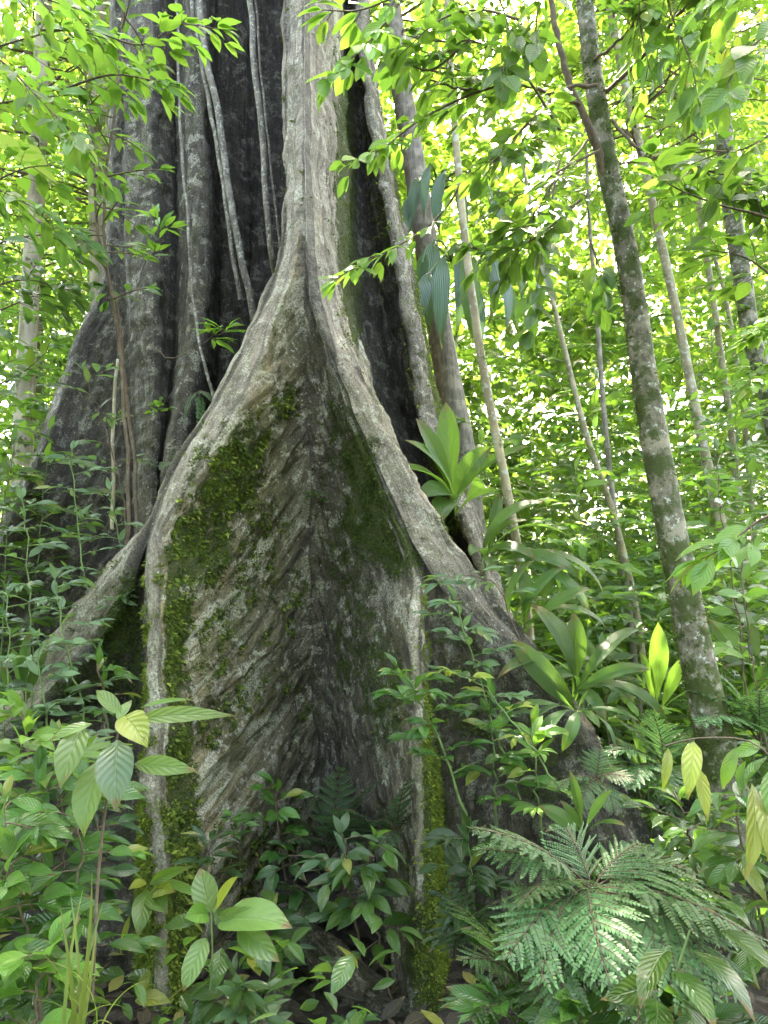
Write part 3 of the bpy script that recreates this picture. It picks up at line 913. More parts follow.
def shrub(label, path, L=.12, ratio=.42, nbr=9, blen=.3, lpb=5, lmat='mid', smat='twig', tmpl=None, group=None, name='sapling', cat='sapling',
          r=.007, start=.3, rise=.35, sag=.4, droop=.3, pair=False, front=None, hang=0.0, stems=1, world=False, tip=True, spread=55, size_end=.75, fold=.25):
    if name == 'sapling':
        for w_ in label.replace('-', ' ').split()[:6]:
            if w_ in ('bush', 'shrub', 'seedling', 'sapling'):
                name = cat = w_
                break
        else:
            name, cat = 'shoot', 'plant'
    pts = np.array(path, float) if world else PP(path)
    F = Foliage(tmpl or T_MED)
    L *= 1.24; ratio *= .93
    tubes = []
    main = spline(pts, 20)
    main[1:-1] += np.array([jit(.006) for _ in range(18)])
    tubes.append((main, np.linspace(r, r * .45, 20)))
    ph = rng.uniform(0, 6.28)
    for k in range(nbr):
        t = start + (1 - start) * (k + .5) / nbr
        x = t * 19; i = min(int(x), 18)
        o = main[i] + (main[i + 1] - main[i]) * (x - i)
        az = ph + k * 2.4 + rng.uniform(-.3, .3)
        if front is not None:                       # spread only within front±110 degrees, away from the bark behind
            az = R(front) + ((az % 6.283) / 6.283 - .5) * R(230)
        d = unit(np.array([math.cos(az), math.sin(az), rise + rng.uniform(-.2, .2)]))
        bl = blen * (1.1 - .5 * t) * rng.uniform(.7, 1.2)
        bp = twig_path(o, d, bl, sag)
        tubes.append((bp, np.linspace(r * .42, r * .2, len(bp))))
        leafy_twig(F, bp, L, ratio, max(2, int(round(lpb * rng.uniform(.7, 1.2)))), droop, pair=pair, hang=hang, spread=spread, size_end=size_end, fold=fold)
    if tip:
        leafy_twig(F, main[13:], L, ratio, 4, droop, pair=pair, hang=hang, size_end=.7)
    return finish(name, label, cat, pts[0], F, tubes, M[lmat], M[smat], group)


def branch_thing(label, paths, L, ratio, lmat, spacing=.055, droop=.25, twigs=1.0, group=None, name='overhanging_branch', cat='branch', r=.008, hang=.1, tmpl=None, tl=.28, smat='twig', pair=False, start=.2):
    """a bough reaching into view: main limb(s) plus side twigs, leaves set in flat sprays"""
    F = Foliage(tmpl or T_MEDO); tubes = []
    L *= 1.22; ratio *= 1.12; twigs *= 1.35
    base = None; tube_sets = []
    for path in paths:
        p = spline(PP(path), 24)
        tubes = []; tube_sets.append(tubes)
        if base is None: base = p[0]
        ln = np.linalg.norm(np.diff(p, axis=0), axis=1).sum()
        tubes.append((p, np.linspace(r, r * .3, 24)))
        nt = max(2, int(ln / .13 * twigs))
        for k in range(nt):
            t = start + (1 - start) * (k + rng.random()) / nt
            i = min(int(t * 23), 22)
            tan = unit(p[i + 1] - p[i]); s = unit(np.cross(tan, UP)) * (1 if k % 2 else -1)
            d = unit(tan * .6 + s * .8 + np.array([0, 0, rng.uniform(-.25, .15)]))
            l = tl * rng.uniform(.5, 1.2) * (1.1 - .4 * t)
            bp = twig_path(p[i], d, l, .35)
            tubes.append((bp, np.linspace(r * .32, r * .16, len(bp))))
            leafy_twig(F, bp, L, ratio, max(2, int(l / spacing)), droop, hang=hang, pair=pair)
        leafy_twig(F, p[12:], L, ratio, max(3, int(ln * .5 / spacing)), droop, hang=hang, pair=pair)
    root = finish(name, label, cat, base, F, None, M[lmat], M[smat], group)
    for ts in tube_sets:
        link_mesh('twig', tube_mesh('twig', ts, M[smat], base, 6), root)
    return root


def frond_arrays(a, b, droop, width, npin, npl, side_hint=None, roll=0.0, seed=0, stalk=.18, up=None):
    """one bipinnate fern frond from a to b: rachis, pinnae, pinnules"""
    c = b - a; d = unit(c)
    n = (UP if up is None else np.asarray(up, float)) + jit(.15)
    s = unit(np.cross(d, n)); s = rot(s, d, roll)
    al = droop * 1.6
    d0 = rot(d, s, al / 2)
    n0 = np.cross(s, d0)
    L = np.linalg.norm(c) * (al / 2) / max(math.sin(al / 2), 1e-3)
    v = np.linspace(0, 1, 30)
    av = al * v
    path = a + d0 * (L * np.sin(av) / al)[:, None] - n0 * (L * (1 - np.cos(av)) / al)[:, None]
    tubes = [(path, np.linspace(.0048, .0014, 30))]
    F = Foliage(T_PINN)
    for k in range(npin):
        t = stalk + (1 - stalk) * (k + .3) / npin
        x = t * 29; i = min(int(x), 28)
        o = path[i] + (path[i + 1] - path[i]) * (x - i)
        tan = unit(path[i + 1] - path[i])
        nn = np.cross(s, tan)
        tt = (t - stalk) / (1 - stalk)
        prof = np.interp(tt, [0, .15, .4, .7, 1], [.72, 1, .92, .55, .08])
        for sg in (-1, 1):
            ang = R(62 - 22 * tt + rng.uniform(-5, 5))
            pd = unit(tan * math.cos(ang) + s * sg * math.sin(ang) + nn * rng.uniform(-.12, .08))
            pl = width * prof * rng.uniform(.9, 1.08)
            pp = twig_path(o, pd, pl, .35, 6, .015)
            tubes.append((pp, np.linspace(.0024, .0008, 6)))
            m = max(3, int(npl * prof + 1))
            ps = unit(np.cross(pd, nn))
            for j in range(m):
                u = (j + .6) / m
                xi = u * 5; ii = min(int(xi), 4)
                po = pp[ii] + (pp[ii + 1] - pp[ii]) * (xi - ii)
                lw = pl / m * 1.1
                ll = L * (1 - stalk) / npin * .66 * np.interp(u, [0, .15, .6, 1], [.85, 1, .8, .3]) * (.6 + .4 * prof)
                for sg2 in (-1, 1):
                    dd = unit(ps * sg2 + unit(pp[ii + 1] - pp[ii]) * .55 + jit(.05))
                    F.add(po, dd, nn + jit(.12), ll, lw * .43, .25, .1, 0)
            F.add(pp[-1], pd, nn, width * .09, width * .02, .2, .1, 0)
    return F, tubes, path[-1]


M['rachis'] = stem_mat('fern_rachis', (.035, .022, .012), (.07, .05, .025), 60, bump=.1)


def fern(label, base, tips, droop=.6, width=.2, npin=15, npl=11, lmat='fern', group=None, up=None, roll=0.0, name='fern'):
    b0 = P(*base)
    root = thing(name, label, 'fern', b0, group)
    for tp in tips:
        dr, w_ = droop, width
        if len(tp) > 3: dr = tp[3]
        if len(tp) > 4: w_ = tp[4]
        F, tubes, _ = frond_arrays(b0, P(*tp[:3]), dr * rng.uniform(.85, 1.15), w_ * rng.uniform(.9, 1.1), npin, npl, up=up, roll=roll)
        co, f, uv = F.arrays()
        tv, tf, tuv = tube_arrays(tubes, 4)
        me = np_mesh('frond', np.concatenate([co, tv]) - b0, np.concatenate([f, tf + len(co)]), [M[lmat], M['rachis']], np.concatenate([uv, tuv]),
                     fmat=np.concatenate([np.zeros(len(f), int), np.ones(len(tf), int)]))
        link_mesh('frond', me, root)
    return root


def leafy_rosette(label, base, leaves, lmat, tmpl=None, ratio=.2, name='strap_leaf_plant', cat='plant', group=None, smat='stem_green', stalk=.0, fold=.3, stem=None, wave=.03, sr=.006, petioles=False):
    """a plant of a few large leaves, each a part of its own: leaves = [(tip px, py, Y, droop, ratio, material, node)]"""
    b0 = P(*base)
    root = thing(name, label, cat, b0, group)
    tubes = []
    if stem is not None:
        sp = spline(np.vstack([PP(stem)]), 16)
        tubes.append((sp, np.linspace(sr, sr * .6, 16)))
    for lf in leaves:
        tip = P(*lf[:3])
        dr = lf[3] if len(lf) > 3 and lf[3] is not None else .6
        ra = lf[4] if len(lf) > 4 and lf[4] is not None else ratio
        mt = lf[5] if len(lf) > 5 and lf[5] is not None else lmat
        node = P(*lf[6]) if len(lf) > 6 and lf[6] is not None else b0
        nh = lf[7] if len(lf) > 7 else None
        F = Foliage(tmpl or T_STRAP)
        a = node
        if petioles:
            tubes.append((spline(np.array([b0, (b0 + node) / 2 + np.array([0, -.02, .08]), node]), 8), np.linspace(.014, .008, 8)))
        if stalk:
            a = node + (tip - node) * stalk + np.array([0, 0, np.linalg.norm(tip - node) * stalk * .35])
            tubes.append((spline(np.array([node, (node + a) / 2 + np.array([0, 0, .01]), a]), 6), np.linspace(.004, .0025, 6)))
        leaf_to(F, a, tip, ra, dr, fold, nh, wave)
        o = link_mesh('leaf', F.mesh('leaf', [M[mt]], b0), root)
        if mt != lmat and mt in ('yellow', 'worn'):
            o['label'] = {'yellow': 'young yellow-green leaf', 'worn': 'worn pale leaf eaten through with small holes'}[mt]
    if tubes:
        link_mesh('stem', tube_mesh('stem', tubes, M[smat], b0, 6), root)
    return root


def trunk_tube(pts, rad, n=60, sides=18, amp=.06, seed=0.0):
    p = spline(pts, n)
    r = np.interp(np.linspace(0, 1, n), np.linspace(0, 1, len(rad)), rad)
    v, f, uv = tube_arrays([(p, r)], sides)
    c = np.repeat(p, sides + 1, 0); d = v - c
    rr_ = np.repeat(r, sides + 1)
    s = np.array([1 + amp * mnoise.noise((a[0] / q * .55 + seed, a[1] / q * .55, a[2] * 3.2)) + amp * .6 * mnoise.noise((a[0] / q * 1.6 + seed, a[1] / q * 1.6, a[2] * 9)) for a, q in zip(v, np.maximum(rr_, .01))])
    return c + d * s[:, None], f, uv, p, r


def bg_tree(label, pts, rad, mat='bark_pale', crown=None, group=None, cmat='canopy2', name='slender_tree', L=.16, ncl=60, lpc=12, tmpl=None):
    w = PP(pts)
    v, f, uv, p, r = trunk_tube(w, rad, 50, 12, seed=rng.uniform(0, 50))
    base = w[0]
    root = thing(name, label, 'tree', base, group)
    link_mesh('trunk', np_mesh('trunk', v - base, f, [M[mat]], uv), root)
    if crown:
        F = Foliage(tmpl or T_LOW)
        for (cx, cy, cY, rx, ry, rz) in crown:
            tubes = []
            c = P(cx, cy, cY)
            for k in range(ncl):
                q = unit(jit(1)) * rng.uniform(.35, 1) ** .6
                o = c + q * np.array([rx, ry, rz])
                if k % 3 == 0:
                    j = min(range(len(p)), key=lambda i: np.linalg.norm(p[i] - o) + max(0, p[i][2] - o[2]) * 1.5)
                    mid = (p[j] + o) / 2 + jit(.12) + np.array([0, 0, .1])
                    tubes.append((spline(np.array([p[j], mid, o]), 8), np.linspace(min(.02, r[j] * .4), .004, 8)))
                bp = twig_path(o, unit(q * [1, 1, .3] + jit(.3)), L * 3.2, .5, 6)
                leafy_twig(F, bp, L, .42, lpc, .3, start=.0, hang=.15)
            if tubes:
                link_mesh('branch', tube_mesh('branch', tubes, M['twig'], base, 5), root)
        link_mesh('crown', F.mesh('crown', [M[cmat]], base), root)
    return root
# ------------------------------------------------------------------ the forest behind
def leaf_mass(name, n, xr, yr, zr, L, mat, seed, keep=None, clump=.6, tmpl=None, label=None):
    rr = np.random.RandomState(seed)
    k = max(1, n // 40)
    pts = []
    tries = 0
    while sum(len(q) for q in pts) < n and tries < 200:
        tries += 1
        c = np.stack([rr.uniform(*xr, k), rr.uniform(*yr, k), rr.uniform(*zr, k) if not callable(zr) else zr(rr, k)], -1)
        if keep is not None:
            c = c[keep(c, rr)]
        if len(c):
            m = rr.randint(24, 56, len(c))
            pts.append(np.repeat(c, m, 0) + rr.normal(0, 1, (m.sum(), 3)) * clump * np.array([1, 1, .45]))
    pos = np.concatenate(pts)[:n]
    pos = pos[pos[:, 2] > .05]
    m = len(pos)
    az = rr.uniform(0, 6.283, m)
    d = np.stack([np.cos(az), np.sin(az), rr.normal(-.25, .3, m)], -1)
    nn = np.array([0, 0, 1.0]) + rr.normal(0, .38, (m, 3))
    Ls = L * rr.uniform(.55, 1.25, m)
    F = Foliage(tmpl or T_FAR)
    F.add_many(list(pos), list(d), list(nn), Ls, Ls * .24, rr.uniform(.1, .6, m), .25)
    o = link_mesh(name, F.mesh(name, [M[mat]]), None)
    o['kind'] = 'stuff'
    if label: o['label'] = label
    return o


def in_view(c, margin=120):
    px, py = pix(c)
    return (px > -margin) & (px < 768 + margin) & (py > -margin * 2.0)


def keep_far(c, rr):
    px, py = pix(c)
    ok = in_view(c)
    # fewer leaves high up, where the white sky breaks through
    dens = np.interp(py, [-240, 0, 120, 300, 520], [.48, .58, .80, .95, 1.0])
    gap = np.array([mnoise.noise((x / 90, y / 90, 3.3)) for x, y in zip(c[:, 0] * 30, c[:, 2] * 30)])
    return ok & (rr.rand(len(c)) < dens) & (gap > np.interp(py, [0, 300], [-.26, -.6]))


leaf_mass('distant_foliage', 44000, (-34, 34), (24, 40), (0, 34), .60, 'far', 21, keep_far, .8)
leaf_mass('woodland_foliage', 52000, (-18, 20), (12, 23), (0, 20), .36, 'canopy2', 22, keep_far, .40, tmpl=T_LOW)


leaf_mass('thicket_foliage', 16000, (-14, 20), (15, 25), (0, 7.5), .34, 'canopy2', 27, keep_far, .40, tmpl=T_LOW)


def keep_round(c, rr):
    # unseen wood beside and behind the camera, added to cut low light; open overhead
    x, y, z = c[:, 0], c[:, 1], c[:, 2]
    px, py = pix(c)
    seen = (y > .5) & (px > -260) & (px < 1030)
    r = np.hypot(x, y - 2.0)
    return (r > 6.0) & (y < 11) & ~seen & (z > .2) & ((rr.rand(len(c)) < .40) | (x < -4.5) & (y > 0))


leaf_mass('added_surround_foliage', 15500, (-14, 14), (-11, 11), (0, 11), .55, 'far', 25, keep_round, .7)


def keep_added_shade(c, rr):
    gap = np.array([mnoise.noise((x * .55, y * .55, 9.1)) for x, y in zip(c[:, 0], c[:, 1])])
    px, py = pix(c)
    return ((gap > .04) | (np.hypot(c[:, 0] - 2.5, c[:, 1] - 10.8) < 1.4) & (rr.rand(len(c)) < .22)) & (py < -40)  # extra patch put in to shade the large fern


leaf_mass('added_shade_foliage', 7500, (-5, 10), (6.0, 14.0), (12.5, 18), .5, 'canopy2', 26, keep_added_shade, .6)  # unseen leaf roof, added to keep the sun off the near plants


def keep_cover(c, rr):
    x, y = c[:, 0], c[:, 1]
    hollow = (np.abs(x + .45) < 1.75) & (y < 6.2) & (y > 3.4)
    tree_ = (x > -3.2) & (x < 1.2) & (y > 5.5)
    return ~hollow & ~tree_ & (y > 1.6 + .35 * np.abs(x - .2) * (np.abs(x) < 1.6))


leaf_mass('ground_cover', 15000, (-7, 8), (2.2, 8), lambda r_, k: .10 + r_.uniform(0, 1, k) ** 2 * .55, .13, 'mid', 28, keep_cover, .16, tmpl=T_LOW)


def keep_low(c, rr):
    px, py = pix(c)
    return in_view(c) & ((px > 420) | (px < 130))


leaf_mass('undergrowth', 30000, (-9, 12), (7.5, 15), lambda r_, k: r_.uniform(0, 1, k) ** 1.5 * 2.6, .20, 'canopy', 23, keep_low, .35, tmpl=T_LOW)

# pale slender trunks between the leaves, each with its own crown
bg_tree('slim pale tree leaning slightly beside the mossy leaning trunk, seen through the leaves', [(752,640,8.5),(720,520,8.5),(700,430,8.5),(676,310,8.5),(645,170,8.4),(612,20,8.3),(590,-140,8.2)], [.065,.055,.05,.04], 'bark_pale', [(640,-40,8.3,1.5,1.2,1.0),(660,120,8.3,1.2,1.2,.7)], ncl=60, L=.20)
bg_tree('thin pale tree with straight stem, first behind the slim leaning pale one', [(748,600,11),(732,440,11),(716,320,11),(700,210,11),(680,60,11),(665,-100,11)], [.06,.05,.045,.03], 'bark_pale', [(690,90,11,1.6,1.3,1.1)], ncl=60, L=.20)
bg_tree('thin far pale tree with hair-thin stem between two other pale trees', [(756,560,14),(742,400,14),(726,300,14),(712,240,14),(700,100,14)], [.06,.05,.04,.03], 'bark_pale', [(712,150,14,1.8,1.5,1.4)], ncl=30)
bg_tree('dark rough trunk at the edge of the view with patches of moss', [(800,560,9.5),(770,400,9.5),(752,340,9.5),(741,270,9.5),(728,180,9.5),(718,60,9.5),(700,-120,9.5)], [.14,.12,.11,.10], 'bark_mossy', [(740,40,9.5,1.5,1.3,1.2)], ncl=60, L=.20)
bg_tree('very thin tan sapling tree curving up between strap leaves and leaning trunk', [(648,700,7),(634,600,7),(612,510,7),(585,430,7),(560,330,7),(538,240,7),(520,150,7)], [.034,.03,.024,.014], 'bark_pale', [(530,160,7,.8,.8,.6)], ncl=20)
bg_tree('thin reddish-brown sapling tree standing close behind the curving tan one', [(640,720,7.6),(630,620,7.6),(613,500,7.6),(603,400,7.6),(596,300,7.6),(590,230,7.6),(585,120,7.6)], [.034,.03,.024,.014], 'bark_fibre', [(590,190,7.6,.8,.8,.7)], ncl=22)
bg_tree('slender yellowish pole stem rising past the strap leaves beside the great tree', [(530,640,5.2),(522,575,5.15),(505,480,5.1),(487,390,5.05),(474,310,5.0),(463,220,5.0),(452,90,4.95),(444,-60,4.9)], [.034,.031,.027,.02], 'bark_pale', None)
t3 = bg_tree('brown fibrous trunk behind the great tree, hung with bluish strap leaves', [(488,640,7.6),(474,540,7.6),(462,450,7.6),(450,390,7.6),(438,320,7.6),(424,230,7.6),(412,150,7.6),(398,60,7.6),(380,-100,7.6)], [.15,.145,.135,.125,.11,.10], 'bark_fibre', [(400,-30,7.6,1.2,1,.8),(440,60,7.9,.8,.8,.7)], ncl=30)
bg_tree('pale grey trunk half hidden by leaves beyond the brown sapling', [(18,640,8.5),(22,480,8.5),(26,370,8.5),(33,250,8.5),(40,120,8.5),(46,-60,8.5)], [.12,.11,.10,.09], 'bark_far', [(20,100,8.5,1.5,1.2,1.2),(60,-20,8.5,1.4,1.2,1)], ncl=60, L=.20)
bg_tree('pale sunlit trunk just beside the dark buttress of the great tree', [(108,560,9.5),(106,400,9.5),(104,230,9.5),(102,100,9.5),(98,-60,9.5)], [.21,.20,.19,.18], 'bark_far', [(70,60,9.5,1.5,1.2,1.3),(40,200,9.5,1.3,1.2,1.1)], ncl=60, L=.20)
bg_tree('thin dark trunk deep in the leaves at the edge of the view', [(40,520,12),(36,300,12),(34,210,12),(40,80,12),(44,-80,12)], [.11,.10,.09,.08], 'bark_mossy', [(20,250,12,1.8,1.5,1.5),(10,120,12,1.5,1.5,1.5)], ncl=60, L=.20)

# young trees and shrubs of the bright thicket
thick = [(455,8.2,300),(500,7.4,420),(530,9,330),(555,6.6,470),(570,8,380),(590,9.6,300),(612,7.2,430),(640,8.6,340),(655,6.8,480),(690,7.6,400),(705,9.2,330),(722,6.6,480),(745,7.8,390),(765,6.9,450),(790,8.4,360),
         (478,10.5,250),(548,11,260),(620,11,250),(668,11.5,240),(735,11,260),(515,6.3,540),(600,6.2,560),(690,6.1,560),(750,6.0,560),(640,6.0,590),
         (470,9.5,200),(510,12,180),(560,9.8,210),(590,12,200),(625,9.6,230),(650,12.5,180),(700,10.2,200),(725,12.2,190),(760,9.8,230),(790,11,200),(535,10.2,330),(580,10.8,380),(660,10,360),(715,10.5,380),(770,10.4,340)]
for i, (px, Y, top) in enumerate(thick):
    x = (px - 384) / FPX * Y
    g0 = np.array([x + rng.uniform(-.2, .2), Y, float(ground_z(x, Y))])
    tp = P(px + rng.uniform(-25, 25), top, Y)
    dark = rng.random() < .45
    shrub('leafy young tree of the bright thicket behind the leaning mossy trunk', [g0, (g0 + tp) / 2 + jit(.08), tp], L=.19 if Y < 8 else .25, ratio=.38, nbr=18, blen=.72, lpb=8, smat='stem_green',
          lmat='mid' if dark else ('bright' if rng.random() < .5 else 'canopy'), group='young trees of the bright thicket', r=.008, start=.22, world=True, tmpl=T_LOW, name='young_tree', cat='young tree', hang=.08)
left_thick = [(8,6.8,330),(40,7.4,260),(70,8,330),(-20,6.2,420),(95,8.6,300),(25,9.5,180),(60,10,220),(-30,8,250),(15,6.0,450),(50,6.3,430),(10,9,120),(45,10.5,90),(80,9.5,160),(-20,10,140),(100,11,120),(30,8.2,330),(75,7.2,400)]
for i, (px, Y, top) in enumerate(left_thick):
    x = (px - 384) / FPX * Y
    g0 = np.array([x, Y, float(ground_z(x, Y))])
    tp = P(px + rng.uniform(-20, 20), top, Y)
    shrub('leafy young tree among the sunlit leaves beyond the dark buttress', [g0, (g0 + tp) / 2 + jit(.08), tp], L=.19, ratio=.38, nbr=22, blen=.66, lpb=9, smat='stem_green',
          lmat='mid' if rng.random() < .4 else 'canopy', group='young trees beyond the dark buttress', r=.009, start=.2, world=True, tmpl=T_LOW, name='young_tree', cat='young tree', hang=.08)
# ------------------------------------------------------------------ the leaning mossy tree
w = PP([(738,850,4.3),(716,745,4.3),(690,620,4.27),(664,490,4.25),(648,400,4.22),(634,300,4.2),(622,230,4.18),(607,165,4.15),(597,100,4.12),(590,50,4.1),(581,-40,4.05),(570,-160,4.0)])
v, f, uv, lp, lr = trunk_tube(w, [.150,.104,.094,.085,.079,.073,.068,.063,.058,.052,.046,.04], 150, 28, .07, 3.0)
lt_base = w[0]
lt = thing('leaning_tree', 'slender leaning tree with grey bark blotched by dark moss', 'tree', lt_base)
link_mesh('trunk', np_mesh('trunk', v - lt_base, f, [M['bark_mossy']], uv), lt)


limb_obs = []


def tree_limb(parent, base, path, r0, r1):
    p = spline(PP(path), 30)
    p[1:-1] += np.array([jit(.004) for _ in range(28)])
    o = link_mesh('branch', tube_mesh('branch', [(p, np.linspace(r0, r1, 30))], M['twig'], base, 8), parent)
    limb_obs.append(o)
    return p


limbs = [tree_limb(lt, lt_base, [(607,182,4.15),(590,130,4.05),(572,90,4.0),(560,50,3.95),(552,0,3.9),(545,-60,3.85)], .026, .014),
         tree_limb(lt, lt_base, [(604,95,4.1),(630,70,4.0),(655,42,3.9),(690,0,3.8),(720,-40,3.7)], .014, .008),
         tree_limb(lt, lt_base, [(612,120,4.12),(632,142,4.0),(655,156,3.9),(690,166,3.8),(730,178,3.7),(790,200,3.6)], .011, .005),
         tree_limb(lt, lt_base, [(580,105,4.0),(555,95,3.9),(520,85,3.8),(470,90,3.7),(430,80,3.6)], .012, .005),
         tree_limb(lt, lt_base, [(596,85,4.0),(568,88,3.9),(540,110,3.8),(515,140,3.7),(490,165,3.6)], .012, .005),
         tree_limb(lt, lt_base, [(588,140,4.05),(560,175,3.95),(540,205,3.85),(520,235,3.8)], .008, .003),
         tree_limb(lt, lt_base, [(594,60,4.05),(620,40,3.9),(640,15,3.8),(660,-30,3.7)], .010, .005)]
F = Foliage(T_MEDO)
for li, p in enumerate(limbs):
    if li == 0: continue
    tubes = []
    ln = np.linalg.norm(np.diff(p, axis=0), axis=1).sum()
    for k in range(int(ln / (.036 if li in (1, 2, 6) else .055))):
        t = .30 + .70 * rng.random()
        i = min(int(t * 29), 28)
        tan = unit(p[i + 1] - p[i]); s = unit(np.cross(tan, UP)) * rng.choice((-1, 1))
        d = unit(tan * .5 + s * .7 + np.array([0, -.25, rng.uniform(-.35, .15)]))
        l = rng.uniform(.12, .42)
        bp = twig_path(p[i], d, l, .4)
        tubes.append((bp, np.linspace(.003, .0014, len(bp))))
        leafy_twig(F, bp, .170, .48, max(2, int(l / .065)), .2, hang=.15)
    link_mesh('twig', tube_mesh('twig', tubes, M['twig'], lt_base, 5), limb_obs[li])
link_mesh('crown', F.mesh('crown', [M['canopy']], lt_base), lt)
# moss tufts on the leaning trunk
rr = np.random.RandomState(5)
nm_ = 9000
ii = rr.randint(0, len(lp) - 1, nm_)
axis = np.gradient(lp, axis=0)[ii]; an = rr.uniform(0, 6.283, nm_)
e1 = nrm(np.cross(axis, [0, 1.0, 0])); e2 = nrm(np.cross(axis, e1))
dn = np.cos(an)[:, None] * e1 + np.sin(an)[:, None] * e2
pos = lp[ii] + (lp[np.minimum(ii + 1, len(lp) - 1)] - lp[ii]) * rr.rand(nm_, 1) + dn * lr[ii][:, None]
keepm = np.array([mnoise.noise(tuple(q * 5.0)) + .6 * mnoise.noise(tuple(q * 14)) for q in pos]) + (pos[:, 2] < 2.3) * .15 > .12
L_ = rr.uniform(.010, .026, nm_)
F = Foliage(T_FAR)
F.add_many(list(pos[keepm]), list((dn + rr.normal(0, .5, (nm_, 3)) + [0, 0, -.3])[keepm]), list(rr.normal(0, 1, (keepm.sum(), 3))), L_[keepm], L_[keepm] * .25, .4, .3)
link_mesh('moss', F.mesh('moss', [M['moss_dark']], lt_base), lt)

# ------------------------------------------------------------------ lianas and aerial roots against the great tree
def liana(label, path, r, mat='liana', group=None, name='liana'):
    p = spline(PP(path), 60)
    p[1:-1] += np.array([np.array([mnoise.noise((q[2] * 3, 1.1, r * 99)), mnoise.noise((q[2] * 3, 7.7, r * 99)), 0]) * .02 for q in p[1:-1]])
    v_, f_, uv_ = tube_arrays([(p, np.full(60, r))], 8)
    o = link_mesh(name, np_mesh(name, v_, f_, [M[mat]], uv_))
    return tag(o, label, 'liana', group)


liana('thick grey liana slanting down the dark hollow of the great tree, thickest of four', [(196,-60,5.95),(203,40,5.95),(216,100,5.95),(226,170,5.95),(238,240,5.95),(251,305,6.0),(258,340,6.2)], .030)
liana('liana slanting beside the thickest one, dark and thinner', [(186,-60,6.0),(196,30,6.0),(207,90,6.0),(219,160,6.0),(230,235,6.0),(240,300,6.1)], .020)
liana('pale straight liana hanging close to the pale front ridge', [(246,-60,5.7),(251,20,5.7),(257,90,5.7),(264,170,5.75),(271,245,5.8),(275,275,6.0)], .026)
liana('hair-thin liana hanging beside the pale straight one', [(252,-60,5.75),(259,50,5.75),(267,130,5.75),(274,200,5.8),(281,250,5.9)], .010)
liana('thin dark liana following the edge of the rounded trunk flute', [(176,-60,5.85),(180,120,5.8),(188,230,5.75),(192,300,5.7),(206,370,5.6),(214,400,5.6)], .012)
liana('thin pale aerial root hanging straight in front of the dark buttress', [(118,360,6.3),(114,420,6.2),(113,480,6.1),(112,530,6.0)], .016, 'bark_pale')
# ------------------------------------------------------------------ thicket left of the great tree: saplings with small pale leaves
SM = dict(L=.102, ratio=.38, lpb=5, blen=.25, sag=.35, droop=.35, smat='stem_green')
shrub('tall thin sapling with greyish small leaves standing in front of the dark buttress', [(112,760,4.3),(96,640,4.3),(78,530,4.3),(72,450,4.3)], nbr=13, lmat='pale', **SM)
shrub('sapling with pale drooping leaves against the foot of the dark buttress by the trunk', [(140,720,4.5),(132,620,4.5),(120,540,4.5),(110,490,4.5)], nbr=11, lmat='pale', **SM)
shrub('small-leaved sapling at the edge of the view below the sloping dark buttress', [(36,760,4.1),(30,660,4.1),(28,560,4.1),(22,500,4.1)], nbr=13, lmat='pale', **SM)
shrub('glossy bluish-leaved sapling crossing the pale branch of the buttress', [(92,790,3.75),(80,700,3.75),(62,630,3.75),(55,580,3.75)], nbr=11, lmat='pale', **SM)
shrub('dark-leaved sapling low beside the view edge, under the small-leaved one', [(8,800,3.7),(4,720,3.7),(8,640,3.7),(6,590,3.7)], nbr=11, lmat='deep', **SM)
shrub('little sapling with pointed leaves right against the dark mossy buttress face', [(112,780,3.75),(106,720,3.75),(100,680,3.75),(98,655,3.75)], nbr=7, L=.12, ratio=.36, lpb=4, blen=.17, sag=.35, droop=.35, smat='twig', lmat='mid')
shrub('sapling with spreading leaf pairs in the middle of the small-leaved thicket', [(60,800,3.6),(48,730,3.6),(40,680,3.6),(38,640,3.6)], nbr=9, lmat='pale', pair=True, **SM)
shrub('bushy sapling on the ground slope beyond the dark buttress, half in sun', [(-30,640,5.6),(-12,560,5.6),(6,500,5.6),(14,440,5.6)], nbr=12, lmat='mid', L=.13, ratio=.42, lpb=6, blen=.34)
shrub('wiry sapling with few pale leaves leaning over the dark buttress at mid height', [(128,540,5.2),(118,470,5.2),(96,405,5.2),(84,372,5.2)], nbr=7, lmat='pale', L=.15, ratio=.36, lpb=4, blen=.30)
leafy_rosette('small palm seedling with long pleated blades in the small-leaved thicket', (26,712,3.9), [(2,664,3.85,.5),(12,648,3.85,.4),(30,630,3.85,.3),(48,650,3.8,.5),(-14,690,3.8,.6)], 'pleat', ratio=.17, name='palm_seedling')
leafy_rosette('single long bright green blade poking out against the dark buttress', (72,575,4.2), [(97,590,4.1,.5),(60,560,4.15,.3)], 'bright', ratio=.13, name='palm_seedling')

